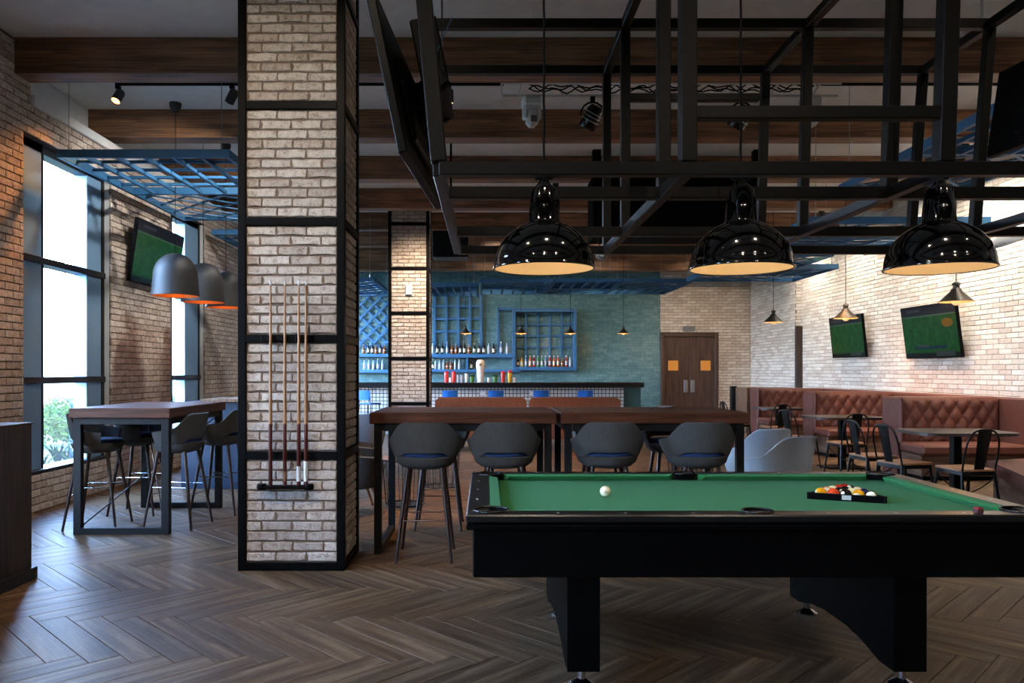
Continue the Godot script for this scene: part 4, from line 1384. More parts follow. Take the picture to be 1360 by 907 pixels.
func build_bar() -> void:
	var d := 17.2
	var x0 := -4.2
	var x1 := 3.1
	var t := thing("bar_counter", "long bar counter with white mosaic front and black top", "bar", Vector3((x0 + x1) * 0.5, 0, -d))
	var w := x1 - x0
	part(t, "body", MB.new().box(Vector3(0, 0.525, -0.26), Vector3(w, 1.05, 0.50)), M.grout_grey)
	part(t, "end_panel", MB.new().box(Vector3(w * 0.5 + 0.22, 0.525, -0.40), Vector3(0.42, 1.05, 0.24), 0.004), mat(Color(0.27, 0.44, 0.45), 0.3))
	part(t, "countertop", MB.new().box(Vector3(0.16, 1.105, -0.18), Vector3(w + 0.5, 0.105, 0.76), 0.006), M.bar_top)
	brick_field(t, Vector3(x0, 0.0, -d - 0.01), Vector3.RIGHT, Vector3.BACK, w, 1.05, {"bw": 0.083, "bh": 0.083, "joint": 0.016, "depth": 0.008, "rough": 0.0, "bevel": 0.002, "plain": true, "stack": true, "mats": M.mosaic, "tints": M.mosaic_tint, "stuff": M.mosaic_stuff, "name": "tile", "most": 300, "views": [Rect2(478, 514, 38, 30), Rect2(575, 514, 260, 30)]})
	for px in [641.0, 707.0]:
		single("socket_plate", MB.new().box(Vector3(0, 0, 0), Vector3(0.12, 0.10, 0.014), 0.004), M.white_plastic, "white socket plate on the mosaic bar front", "socket", Vector3((px - CX) * d / F, EYE - 29.0 * d / F, -d + 0.006), 0, "bar sockets")
	var cs := make_counter_stool()
	var i := 0
	for px in [489.0, 597.5, 658.5, 718.5, 777.0]:
		var o: Node3D = cs if i == 0 else dup(cs, Vector3.ZERO)
		o.position = Vector3((px - CX) * 16.3 / F, 0, -16.45)
		o.rotation.y = -0.5 if i == 0 else 0.0
		o.set_meta("label", "blue low-backed stool at the bar, seen to the left of the brick pillar" if i == 0 else "blue low-backed stool in a row at the mosaic bar front")
		if i == 0: o.set_meta("label", "blue low-backed bar stool turned sideways between the two brick pillars")
		o.set_meta("group", "blue stools at the bar")
		i += 1
	# shelving on the tiled wall
	var zw := ZB + 0.02
	var s := -ZB - 0.15
	var g1 := thing("bar_shelf", "blue grid bottle shelf on the tiled wall behind the pillar side of the bar", "shelf", Vector3(0, 0, zw))
	var sh := func(par: Node3D, name_: String, px0: float, px1: float, py0: float, py1: float, dep: float) -> void:
		var a := pix(px0, py0, s)
		var b := pix(px1, py1, s)
		part(par, name_, MB.new().box(Vector3((a.x + b.x) * 0.5, (a.y + b.y) * 0.5, dep * 0.5), Vector3(absf(b.x - a.x), absf(a.y - b.y), dep), 0.003), M.blue)
	for x in [577.0, 592.5, 608.5, 624.0, 639.0]: sh.call(g1, "upright", x - 1.6, x + 1.6, 390, 466, 0.08)
	for y in [391.5, 406.5, 423.0, 440.0]: sh.call(g1, "crossbar", 574, 641, y - 1.5, y + 1.5, 0.07)
	sh.call(g1, "shelf_board", 560, 681, 470, 475, 0.26)
	sh.call(g1, "shelf_board", 560, 690, 490.5, 494, 0.26)
	sh.call(g1, "divider", 619, 622, 475, 490.5, 0.22)
	sh.call(g1, "post", 660.5, 663, 408, 470, 0.10)
	sh.call(g1, "post", 680.5, 684.5, 408, 492, 0.24)
	sh.call(g1, "crossbar", 660.5, 682, 408, 411.5, 0.10)
	var g2 := thing("bar_shelf", "blue window-like grid cabinet with a row of bottles on the tiled wall", "shelf", Vector3(0, 0, zw))
	for y in [412.5, 489.5]: sh.call(g2, "frame_rail", 684.5, 765, y - 2.3, y + 2.3, 0.26)
	sh.call(g2, "frame_post", 761, 765, 415, 487, 0.26)
	for x in [698.5, 714.5, 730.5, 746.5]: sh.call(g2, "upright", x - 1.2, x + 1.2, 415, 475, 0.06)
	for y in [431.0, 446.0, 461.0]: sh.call(g2, "crossbar", 685, 761, y - 1.1, y + 1.1, 0.05)
	var g3 := thing("bar_shelf", "blue diagonal lattice with two bottle shelves seen between the pillars", "shelf", Vector3(0, 0, zw))
	sh.call(g3, "shelf_board", 470, 540, 470, 474, 0.26)
	sh.call(g3, "shelf_board", 470, 540, 491, 495, 0.26)
	sh.call(g3, "crossbar", 470, 540, 389, 393, 0.08)
	for k in 9:
		for sg in [-1, 1]:
			var cl := Geometry2D.intersect_polyline_with_polygon(PackedVector2Array([Vector2(400 + k * 17.0 + (0 if sg > 0 else 73), 466), Vector2(400 + k * 17.0 + (73 if sg > 0 else 0), 393)]), PackedVector2Array([Vector2(468, 392), Vector2(541, 392), Vector2(541, 467), Vector2(468, 467)]))
			if cl.size() == 0 or cl[0][0].distance_to(cl[0][cl[0].size() - 1]) < 4.0: continue
			var a := pix(cl[0][0].x, cl[0][0].y, s)
			var b := pix(cl[0][cl[0].size() - 1].x, cl[0][cl[0].size() - 1].y, s)
			part(g3, "lattice_bar", MB.new().bar(Vector3(a.x, a.y, 0.05 + 0.012 * sg), Vector3(b.x, b.y, 0.05 + 0.012 * sg), 0.055, 0.02, 0.003, Vector3.BACK), M.blue)
	# bottles
	var paper := mat(Color(0.80, 0.76, 0.66), 0.7)
	var paper2 := mat(Color(0.72, 0.70, 0.72), 0.7)
	var gold := mat(Color(0.60, 0.45, 0.20), 0.35, 0.6)
	var protos := {}
	var defs := {"dark brown": [0, Color(0.10, 0.05, 0.03), paper, M.black_plastic], "amber": [1, Color(0.50, 0.24, 0.05), paper, gold], "clear": [2, Color(0.62, 0.68, 0.70), paper2, M.black_plastic], "green": [0, Color(0.08, 0.20, 0.10), paper, gold], "orange": [2, Color(0.75, 0.33, 0.08), paper, M.white_plastic], "red": [2, Color(0.62, 0.10, 0.09), paper2, M.white_plastic], "pale blue": [2, Color(0.40, 0.50, 0.62), paper2, M.white_plastic], "yellow": [0, Color(0.75, 0.55, 0.12), paper, gold], "light green": [2, Color(0.30, 0.55, 0.30), paper2, M.white_plastic]}
	var rows := [
		[[483.0, 489.0, 494.5, 499.5, 505.0, 510.5], 470.0, ["amber", "dark brown", "dark brown", "amber", "dark brown", "amber"], "upper lattice shelf"],
		[[484.0, 490.0, 496.0, 502.0, 508.0], 491.0, ["clear", "clear", "clear", "pale blue", "clear"], "lower lattice shelf"],
		[[575.0, 581.0, 587.5, 594.0, 600.5, 606.0, 611.5, 617.0, 623.0, 630.0, 636.0, 642.5, 649.0, 655.5], 470.0, ["clear", "dark brown", "dark brown", "pale blue", "amber", "amber", "dark brown", "dark brown", "amber", "green", "dark brown", "dark brown", "clear", "dark brown"], "upper blue bar shelf"],
		[[665.5, 673.5], 470.0, ["pale blue", "clear"], "upper blue bar shelf"],
		[[575.0, 578.5, 584.0, 589.0, 594.0, 599.0, 604.5, 610.0, 626.0], 490.5, ["green", "clear", "clear", "clear", "amber", "amber", "clear", "clear", "dark brown"], "lower blue bar shelf"],
		[[688.0, 693.0, 698.5, 704.0, 709.0, 714.5, 719.5, 724.5, 730.0, 735.5, 741.0, 746.5, 752.0, 757.0], 487.0, ["dark brown", "yellow", "pale blue", "orange", "red", "light green", "light green", "pale blue", "red", "orange", "orange", "amber", "red", "clear"], "window-like bottle cabinet"]]
	for r in rows:
		for k in r[0].size():
			var nm: String = r[2][k]
			var p := pix(r[0][k], r[1], s)
			var at := Vector3(p.x, p.y + 0.001, zw + 0.14)
			var o: Node3D
			if not protos.has(nm):
				o = bottle(defs[nm][0], mat(defs[nm][1], 0.15), defs[nm][2], defs[nm][3])
				protos[nm] = o
				o.position = at
			else:
				o = dup(protos[nm], at)
			o.scale = Vector3.ONE * (0.86 if r[1] > 480 else 0.95)
			o.set_meta("label", "%s glass bottle standing on the %s" % [nm, r[3]])
			o.set_meta("group", "bottles on the " + r[3])
	# things on the counter
	var ty := 1.158
	var cz := -17.25
	var tw := thing("beer_tower", "white beer tap tower with a round top on the bar counter", "beer tap", Vector3((638.0 - CX) * 17.25 / F, ty, cz))
	part(tw, "column", MB.new().lathe([Vector2(0, 0), Vector2(0.07, 0), Vector2(0.075, 0.02), Vector2(0.085, 0.30), Vector2(0.09, 0.34), Vector2(0, 0.34)], 18), M.white_plastic)
	part(tw, "head", MB.new().lathe([Vector2(0.09, 0.34), Vector2(0.098, 0.42), Vector2(0.09, 0.47), Vector2(0.06, 0.505), Vector2(0, 0.515)], 18), M.white_plastic)
	part(tw, "badge", MB.new().box(Vector3(0.0, 0.40, 0.097), Vector3(0.06, 0.06, 0.012), 0.004), mat(Color(0.45, 0.40, 0.25), 0.4))
	part(tw, "tap", MB.new().tube([Vector3(0.09, 0.36, 0.02), Vector3(0.14, 0.37, 0.03), Vector3(0.15, 0.33, 0.03)], 0.012, 8), M.chrome)
	var cols := {"red-lidded juice jar": [Color(0.72, 0.20, 0.16), 0.05, 0.20], "yellow fruit jar": [Color(0.75, 0.60, 0.15), 0.055, 0.22], "white paper cup": [Color(0.80, 0.78, 0.74), 0.035, 0.11], "tall white jug": [Color(0.82, 0.82, 0.80), 0.038, 0.20], "green herb pot": [Color(0.25, 0.40, 0.14), 0.055, 0.13], "steel shaker": [Color(0.60, 0.60, 0.60), 0.035, 0.17]}
	for q in [[593.0, "red-lidded juice jar"], [602.5, "red-lidded juice jar"], [598.0, "white paper cup"], [608.5, "steel shaker"], [613.5, "steel shaker"], [619.5, "tall white jug"], [627.0, "green herb pot"], [649.0, "white paper cup"], [657.5, "green herb pot"], [668.0, "red-lidded juice jar"], [677.0, "yellow fruit jar"], [683.0, "white paper cup"]]:
		var c: Array = cols[q[1]]
		var j := thing((q[1] as String).replace("-", "_").replace(" ", "_"), "%s on the black bar counter" % q[1], "jar" if (q[1] as String).ends_with("jar") else (q[1] as String).split(" ")[-1], Vector3((q[0] - CX) * 17.25 / F, ty, cz + 0.02), 0, "things along the bar counter")
		part(j, "body", MB.new().lathe([Vector2(0, 0), Vector2(c[1] * 0.8, 0), Vector2(c[1], c[2] * 0.6), Vector2(c[1] * 0.92, c[2]), Vector2(0, c[2])], 14), mat(c[0], 0.3))
		if (q[1] as String).ends_with("jar"):
			part(j, "lid", MB.new().lathe([Vector2(c[1] * 1.05, c[2]), Vector2(c[1] * 1.05, c[2] + 0.03), Vector2(c[1] * 0.3, c[2] + 0.06), Vector2(0, c[2] + 0.06)], 14), mat(Color(0.65, 0.12, 0.16), 0.35))
		elif (q[1] as String).begins_with("green"):
			for k in 10:
				var a := k * 2.4
				part(j, "leaf", MB.new().ball(Vector3(cos(a) * 0.045, c[2] + 0.01 + 0.012 * (k % 3), sin(a) * 0.045), 0.026, 6, 0.5), M.leaf[k % 3])
	single("alarm_box", MB.new().box(Vector3(0, 0, 0), Vector3(0.115, 0.19, 0.04), 0.008), M.white_plastic, "white wall controller box on the far brick pillar", "box", pix(543.0, 384.5, 14.03))
	single("door_closer", MB.new().box(Vector3(0, 0, 0), Vector3(0.32, 0.13, 0.05), 0.01), M.grey_plastic, "grey box on the brick above the double doors", "box", Vector3(5.34, EYE + 56.5 * 20.2 / F, ZB + 0.03))

# ---------------------------------------------------------------- cabinets on the left
func build_left() -> void:
	var c := thing("wooden_counter", "dark wooden counter in the left foreground", "cabinet", Vector3(-3.09, 0, -5.23))
	part(c, "body", MB.new().box(Vector3(-0.4, 0.56, 1.1), Vector3(0.8, 0.98, 2.2), 0.004), M.cabinet_wood)
	part(c, "top", MB.new().box(Vector3(-0.4, 1.055, 1.1), Vector3(0.81, 0.014, 2.21), 0.003), M.cabinet_wood)
	part(c, "plinth", MB.new().box(Vector3(-0.39, 0.04, 1.1), Vector3(0.84, 0.08, 2.24), 0.004), mat(Color(0.10, 0.07, 0.055), 0.5))
	var s := thing("service_counter", "service counter with dark blue front and tan wooden end beyond the window stools", "cabinet", Vector3(-2.75, 0, -9.5))
	part(s, "body", MB.new().box(Vector3(-0.25, 0.52, 0), Vector3(1.3, 1.04, 0.6), 0.004), M.blue_dark)
	part(s, "end_cabinet", MB.new().box(Vector3(0.62, 0.52, 0.02), Vector3(0.44, 1.04, 0.6), 0.004), M.tan_wood)
	part(s, "door", MB.new().box(Vector3(0.62, 0.42, 0.326), Vector3(0.38, 0.72, 0.014), 0.003), M.tan_wood)
	part(s, "worktop", MB.new().box(Vector3(0.1, 1.06, 0.01), Vector3(1.5, 0.04, 0.66), 0.004), M.tan_wood)
	var f := thing("menu_folder", "black menu folders on a white tray on the service counter", "folder", Vector3(-2.75, 1.08, -9.4), 0.2)
	part(f, "tray", MB.new().box(Vector3(0, 0.02, 0), Vector3(0.42, 0.04, 0.3), 0.004), M.white_plastic)
	part(f, "cover", MB.new().box(Vector3(0.02, 0.055, -0.02), Vector3(0.36, 0.03, 0.26), 0.003), M.black_plastic)
	single("till_box", MB.new().box(Vector3(0, 0.05, 0), Vector3(0.3, 0.1, 0.3), 0.01), M.black_plastic, "black box beside the folders on the service counter", "box", Vector3(-2.35, 1.08, -9.45))

# ---------------------------------------------------------------- steel frame over the pool table
func build_truss() -> void:
	var xb := [-0.215, 0.93, 2.11, 3.26]
	var xt := [-0.335, 0.93, 2.15, 3.36]
	var ds := [3.54, 4.02, 5.12, 5.90]
	var yb := 2.34
	var yt := 3.72
	var w := 0.062
	var t := thing("overhead_truss", "dark steel box frame hanging from the ceiling over the pool table", "frame", Vector3(1.5, yb, -4.7))
	var o := t.position
	for d in ds:
		part(t, "rail", MB.new().bar(Vector3(xb[0], yb, -d) - o, Vector3(xb[3] + 0.6, yb, -d) - o, w, w), M.truss_steel)
	for d in [5.12, 5.90]:
		part(t, "rail", MB.new().bar(Vector3(xt[0], yt, -d) - o, Vector3(xt[3], yt, -d) - o, w, w), M.truss_steel)
	for i in 4:
		part(t, "side_rail", MB.new().bar(Vector3(xb[i], yb - 0.002, -ds[0]) - o, Vector3(xb[i], yb - 0.002, -ds[3]) - o, w - 0.004, w - 0.004), M.truss_steel)
		if i > 0: part(t, "side_rail", MB.new().bar(Vector3(xt[i], yt - 0.002, -3.0) - o, Vector3(xt[i], yt - 0.002, -ds[3]) - o, w - 0.004, w - 0.004), M.truss_steel)
	for i in 4:
		for k in 4:
			if i == 0 and k > 0: continue
			if i == 3 and k < 2: continue
			var pw: float = 0.074 if k == 0 else (0.066 if k == 1 else 0.06)
			part(t, "post", MB.new().bar(Vector3(xb[i], yb + w * 0.5, -ds[k]) - o, Vector3(xt[i], yt - w * 0.5, -ds[k]) - o, pw, pw), M.truss_steel)
	part(t, "rail", MB.new().bar(Vector3(0.93, 2.595, -3.535) - o, Vector3(2.11, 2.595, -3.535) - o, 0.058, 0.058), M.truss_steel)
	part(t, "rail", MB.new().bar(Vector3(0.93, 3.23, -5.115) - o, Vector3(1.82, 3.23, -5.115) - o, 0.05, 0.05), M.truss_steel)
	for q in [[-0.33, 3.6], [-0.33, 5.8], [3.36, 5.2], [3.36, 3.1], [0.93, 3.2], [2.15, 3.2]]:
		part(t, "hanger_chain", MB.new().tube([Vector3(q[0], yt, -q[1]) - o, Vector3(q[0], CEIL, -q[1]) - o], 0.008, 6), M.cable)
	# televisions hung on the outer sides of the frame, screens turned outwards
	var tv := television(1.44, 0.90, 0, "black television hung on the steel frame with its back and cables to the pool table", false)
	hang_tv(tv, Vector3(-0.46, 2.57, -4.1), Vector3(-0.36, 2.57, -5.5), Vector3(-0.2, 0.975, 0), 0.90)
	var mk := thing("tv_bracket", "black steel bracket and cables behind the hanging television", "bracket", Vector3(-0.36, 2.9, -4.8))
	part(mk, "arm", MB.new().bar(Vector3(-0.10, 0.1, 0.2), Vector3(0.12, 0.25, 0.3), 0.05, 0.12), M.black_steel)
	part(mk, "arm", MB.new().bar(Vector3(-0.10, 0.1, -0.3), Vector3(0.12, 0.25, -0.3), 0.05, 0.12), M.black_steel)
	part(mk, "back_box", MB.new().box(Vector3(0.03, 0.38, 0.0), Vector3(0.16, 0.42, 0.6), 0.01, Basis(Vector3.BACK, 0.2)), M.black_plastic)
	for k in 5:
		var w2 := []
		for i in 9:
			var u := i / 8.0
			w2.append(Vector3(0.04 + 0.05 * sin(u * 5.0 + k), lerpf(0.5, -0.15, u) + 0.03 * sin(u * 11 + k * 2), -0.25 + 0.12 * k + 0.08 * sin(u * 7 + k)))
		part(mk, "cable", MB.new().tube(w2, 0.005, 5), M.black_cable)
	var bl := []
	for i in 12:
		var u := i / 11.0
		bl.append(Vector3(lerpf(0.02, 0.16, u * u), lerpf(-0.05, 0.62, u), 0.35 - 0.1 * u + 0.05 * sin(u * 4)))
	part(mk, "cable", MB.new().tube(bl, 0.004, 5), mat(Color(0.12, 0.24, 0.32), 0.5), "thin blue cable")
	var tv2 := television(1.40, 0.62, 0, "black television hung on the steel frame on the side of the leather booths", false)
	hang_tv(tv2, Vector3(3.62, 2.93, -5.5), Vector3(3.75, 2.93, -4.1), Vector3(0.16, 0.985, 0), 0.62)

func hang_tv(tv: Node3D, a: Vector3, b: Vector3, up: Vector3, h: float) -> void:
	# places a television with its lower edge from a to b (seen from its screen side: b left, a right)
	var x := (a - b).normalized()
	var y := (up - x * up.dot(x)).normalized()
	var z := x.cross(y)
	tv.transform = Transform3D(Basis(x, y, z), (a + b) * 0.5 + y * h * 0.5)

func screen_tex(k: int) -> ImageTexture:
	var im := Image.create(256, 144, false, Image.FORMAT_RGB8)
	var g := FastNoiseLite.new()
	g.seed = 40 + k
	g.frequency = 0.05
	for y in 144:
		for x in 256:
			var n := g.get_noise_2d(x, y)
			var c: Color
			if y < 26: c = Color(0.07, 0.08, 0.12).lerp(Color(0.20, 0.20, 0.24), clampf(0.4 + g.get_noise_2d(x * 7.0, y * 7.0), 0, 1))
			elif y < 30: c = Color(0.28, 0.42, 0.32)
			else:
				c = Color(0.09, 0.34, 0.11) if (x / 26 + y / 60) % 2 == 0 else Color(0.10, 0.37, 0.12)
				c = c.lerp(Color(0.06, 0.24, 0.08), clampf(n + 0.2, 0, 0.5))
			im.set_pixel(x, y, c)
	if k == 1:
		for y in 30:
			for x in 50:
				if Vector2((x - 25) / 25.0, (y - 15) / 12.0).length() < 1.0: im.set_pixel(190 + x, 36 + y, Color(0.55, 0.40, 0.06))
		im.fill_rect(Rect2i(50, 112, 150, 8), Color(0.05, 0.18, 0.28))
		im.fill_rect(Rect2i(70, 107, 50, 8), Color(0.25, 0.30, 0.28))
	im.fill_rect(Rect2i(0, 131, 256, 13), Color(0.04, 0.05, 0.06))
	im.fill_rect(Rect2i(150, 126, 84, 15), Color(0.22, 0.26, 0.24))
	im.fill_rect(Rect2i(30, 8, 64, 7), Color(0.24, 0.25, 0.30))
	return ImageTexture.create_from_image(im)

func television(w: float, h: float, k: int, label: String, on: bool) -> Node3D:
	var t := thing("television", label, "television", Vector3.ZERO, 0, "televisions")
	part(t, "casing", MB.new().box(Vector3(0, 0, -0.02), Vector3(w, h, 0.05), 0.006), M.black_plastic)
	part(t, "rear_hump", MB.new().box(Vector3(0, -0.06, -0.062), Vector3(w * 0.6, h * 0.55, 0.045), 0.015), M.black_plastic)
	var b := MB.new()
	var x := w * 0.5 - 0.014
	var y := h * 0.5 - 0.014
	b.face([Vector3(-x, -y, 0.0065), Vector3(x, -y, 0.0065), Vector3(x, y, 0.0065), Vector3(-x, y, 0.0065)], [Vector2(0, 1), Vector2(1, 1), Vector2(1, 0), Vector2(0, 0)])
	if on:
		var m := mat(Color(0.02, 0.02, 0.02), 0.2)
		m.emission_enabled = true
		m.emission_texture = screen_tex(k)
		m.emission = Color.BLACK
		m.emission_energy_multiplier = 0.5
		part(t, "screen", b, m, "screen showing a football match")
	else:
		part(t, "screen", b, M.gloss_black)
	part(t, "wall_mount", MB.new().box(Vector3(0, 0, -0.10), Vector3(0.3, 0.25, 0.06), 0.01), M.black_steel)
	return t

func build_tvs() -> void:
	# on the walls, tilted down
	var a := television(1.34, 0.80, 0, "television showing a green football pitch, on the right wall by the jamb", true)
	a.transform = tv_on_wall(Vector3(6.93, 2.07, -14.75), -1, 0.10)
	var b := television(1.48, 0.84, 1, "television showing a football match with a yellow flare, on the right wall", true)
	b.transform = tv_on_wall(Vector3(6.92, 2.03, -11.98), -1, 0.13)
	var c := television(1.45, 0.80, 2, "television showing a dim football match, on the left wall between the windows", true)
	c.transform = tv_on_wall(Vector3(-4.37, 2.93, -10.27), 1, 0.14)

func tv_on_wall(at: Vector3, dir: int, tilt: float) -> Transform3D:
	var z := Vector3(dir * cos(tilt), -sin(tilt), 0)
	var x := Vector3.UP.cross(z).normalized()
	return Transform3D(Basis(x, z.cross(x), z), at)

# ---------------------------------------------------------------- lamps
func lamp_light(parent: Node3D, at: Vector3, col: Color, e: float, size: float) -> void:
	var l := OmniLight3D.new()
	l.name = "lamp_light"
	l.position = at
	l.light_color = col
	l.light_energy = e
	l.light_size = size
	l.omni_range = 30.0
	l.omni_attenuation = 2.0
	l.shadow_enabled = true
	parent.add_child(l, true)

func dome_lamp(at: Vector3, label: String) -> void:
	var t := thing("dome_lamp", label, "lamp", at, 0, "black dome lamps over the pool table")
	var R := 0.246
	var outer := [Vector2(R - 0.004, -0.002), Vector2(R + 0.005, 0.0), Vector2(R + 0.003, 0.008)]
	var inner := []
	for i in 11:
		var a := i / 10.0 * 1.22
		outer.append(Vector2(R * cos(a), 0.012 + 0.225 * sin(a)))
		inner.append(Vector2((R - 0.005) * cos(a), 0.0 + 0.225 * sin(a)))
	outer.append_array([Vector2(0.078, 0.232), Vector2(0.072, 0.30), Vector2(0.062, 0.385), Vector2(0.05, 0.40), Vector2(0.03, 0.42), Vector2(0.02, 0.44), Vector2(0, 0.442)])
	inner.append_array([Vector2(0.06, 0.222), Vector2(0, 0.222)])
	inner.reverse()
	part(t, "shade", MB.new().lathe(outer, 44), M.enamel)
	part(t, "reflector", MB.new().lathe(inner, 44), M.enamel_in, "cream enamel inside of the shade")
	part(t, "rim", MB.new().tube(arc(Vector3(0, 0.002, 0), R + 0.002, 44), 0.0055, 6, false), M.enamel)
	for s in 3: part(t, "neck_fin", MB.new().box(Vector3(cos(s * 2.1) * 0.07, 0.29, sin(s * 2.1) * 0.07), Vector3(0.012, 0.11, 0.012), 0.004), M.enamel)
	part(t, "bulb", MB.new().ball(Vector3(0, 0.15, 0), 0.032, 14, 1.2), glow(Color(1.0, 0.76, 0.46), 3.0))
	part(t, "cross_bar", MB.new().box(Vector3(0, 0.445, 0), Vector3(0.09, 0.014, 0.03), 0.004), M.black_steel)
	var w := []
	var h := CEIL - at.y
	for i in 30:
		var u := i / 29.0
		w.append(Vector3(0.0015 * sin(u * 60), lerpf(0.44, h, u), 0.0015 * cos(u * 50)))
	part(t, "cord", MB.new().tube(w, 0.006, 5), M.black_cable)
	lamp_light(t, Vector3(0, 0.13, 0), Color(1.0, 0.93, 0.80), LAMP_DOME, 0.06)

func bell_lamp(at: Vector3, label: String) -> void:
	var t := thing("bell_lamp", label, "lamp", at, 0, "grey bell lamps by the windows")
	var k := 1.34
	var outer := [Vector2(0.196, 0.0) * k, Vector2(0.204, 0.002) * k, Vector2(0.198, 0.06) * k, Vector2(0.192, 0.12) * k, Vector2(0.188, 0.18) * k]
	for i in range(1, 9):
		var a := i / 8.0 * PI / 2
		outer.append(Vector2(0.188 * cos(a), 0.18 + 0.20 * sin(a)) * k)
	var inner := [Vector2(0, 0.36) * k, Vector2(0.09, 0.345) * k, Vector2(0.15, 0.29) * k, Vector2(0.18, 0.20) * k, Vector2(0.190, 0.10) * k, Vector2(0.198, 0.0) * k]
	part(t, "shade", MB.new().lathe(outer, 36), M.bell_grey)
	part(t, "reflector", MB.new().lathe(inner, 36), M.bell_in, "copper-coloured inside of the shade")
	part(t, "bulb", MB.new().ball(Vector3(0, 0.18, 0), 0.045, 12), glow(Color(1.0, 0.66, 0.36), 2.5))
	part(t, "cord", MB.new().tube([Vector3(0, 0.375 * k, 0), Vector3(0, CEIL - at.y, 0)], 0.004, 6), M.black_cable)
	part(t, "ceiling_cup", MB.new().lathe([Vector2(0, -0.12), Vector2(0.03, -0.115), Vector2(0.065, -0.05), Vector2(0.07, 0.0)], 20, Vector3(0, CEIL - at.y, 0)), M.bell_grey)
	lamp_light(t, Vector3(0, 0.1, 0), Color(1.0, 0.66, 0.36), LAMP_BELL, 0.06)

func cone_lamp(at: Vector3, k: float, label: String, group: String, e: float) -> void:
	var t := thing("cone_lamp", label, "lamp", at, 0, group)
	part(t, "shade", MB.new().lathe([Vector2(0.180 * k, 0.0), Vector2(0.184 * k, 0.002), Vector2(0.06 * k, 0.125 * k), Vector2(0.052 * k, 0.15 * k), Vector2(0.036 * k, 0.16 * k), Vector2(0.036 * k, 0.195 * k), Vector2(0.048 * k, 0.20 * k), Vector2(0.044 * k, 0.215 * k), Vector2(0.014 * k, 0.235 * k), Vector2(0, 0.236 * k)], 26), M.cone_bronze)
	part(t, "reflector", MB.new().lathe([Vector2(0, 0.12 * k), Vector2(0.055 * k, 0.118 * k), Vector2(0.178 * k, 0.0)], 26), mat(Color(0.72, 0.66, 0.55), 0.5))
	part(t, "bulb", MB.new().ball(Vector3(0, 0.018 * k, 0), 0.058 * k, 14), glow(Color(1.0, 0.72, 0.42), 0.9))
	part(t, "cord", MB.new().tube([Vector3(0, 0.23 * k, 0), Vector3(0, CEIL - at.y, 0)], 0.005, 5), M.black_cable)
	if e > 0: lamp_light(t, Vector3(0, 0.018 * k, 0), Color(1.0, 0.72, 0.42), e, 0.05)

func build_lamps() -> void:
	var ly := 1.914
	var ld := 3.78
	for q in [[722.5, "black enamel dome lamp over the cue ball end of the pool table"], [984.0, "black enamel dome lamp over the middle of the pool table"], [1247.0, "black enamel dome lamp over the racked end of the pool table"]]:
		dome_lamp(Vector3((q[0] - CX) * ld / F, ly, -ld), q[1])
	for q in [[233.0, 9.14, "grey bell lamp by the windows, end of the row towards the pool table"], [270.0, 9.98, "grey bell lamp by the windows, middle of the row"], [300.0, 10.8, "grey bell lamp by the windows, end of the row towards the bar"]]:
		bell_lamp(Vector3((q[0] - CX) * q[1] / F, 2.305, -q[1]), q[2])
	var gr := "bronze cone lamps over the booth tables"
	cone_lamp(Vector3(5.98, EYE + 92 * 9.76 / F, -9.76), 1.1, "bronze cone lamp with a lit bulb over the booth nearest the pool table", gr, LAMP_CONE)
	cone_lamp(Vector3(6.0, EYE + 70 * 12.8 / F, -12.8), 1.05, "bronze cone lamp with a lit bulb over the middle booth", gr, LAMP_CONE)
	cone_lamp(Vector3(5.17, EYE + 65 * 13.8 / F, -13.8), 0.95, "bronze cone lamp with a lit bulb over the booth by the cabinet", gr, LAMP_CONE)
	for q in [[618.0, "first"], [692.0, "second"], [757.5, "third"], [828.0, "last"]]:
		cone_lamp(Vector3((q[0] - CX) * 16.8 / F, EYE + 50 * 16.8 / F, -16.8), 0.72, "small bronze cone lamp over the bar, %s counted from the far brick pillar" % q[1], "small cone lamps over the bar", LAMP_BAR)

func spot_head(at: Vector3, aim: Vector3, label: String, e: float, group: String, col := Color(1.0, 0.76, 0.5), angle := 32.0) -> void:
	var t := thing("track_spotlight", label, "spotlight", at, 0, group)
	var dir := (aim - at).normalized()
	part(t, "adapter", MB.new().box(Vector3(0, -0.02, 0), Vector3(0.05, 0.04, 0.05), 0.004), M.black_plastic)
	part(t, "yoke", MB.new().tube([Vector3(0, -0.03, 0), Vector3(0, -0.10, 0)], 0.008, 6), M.black_plastic)
	var y := -dir
	var x := y.cross(Vector3.RIGHT if absf(y.x) < 0.9 else Vector3.BACK).normalized()
	var bs := Basis(x, y, x.cross(y))
	var c := Vector3(0, -0.12, 0)
	part(t, "can", MB.new().lathe([Vector2(0.046, -0.075), Vector2(0.05, -0.075), Vector2(0.05, 0.06), Vector2(0.042, 0.075), Vector2(0, 0.075)], 18, c, bs), M.bell_grey)
	part(t, "lens", MB.new().lathe([Vector2(0, -0.066), Vector2(0.046, -0.066)], 18, c, bs), glow(col, 6.0))
	if e <= 0.0: return
	var l := SpotLight3D.new()
	l.name = "spot_light"
	t.add_child(l)
	l.position = c + dir * 0.08
	l.basis = Basis.looking_at(dir, Vector3.UP if absf(dir.y) < 0.95 else Vector3.BACK)
	l.spot_angle = angle
	l.spot_angle_attenuation = 1.2
	l.spot_range = 30.0
	l.spot_attenuation = 2.0
	l.light_color = col
	l.light_energy = e
	l.light_size = 0.05
	l.shadow_enabled = true

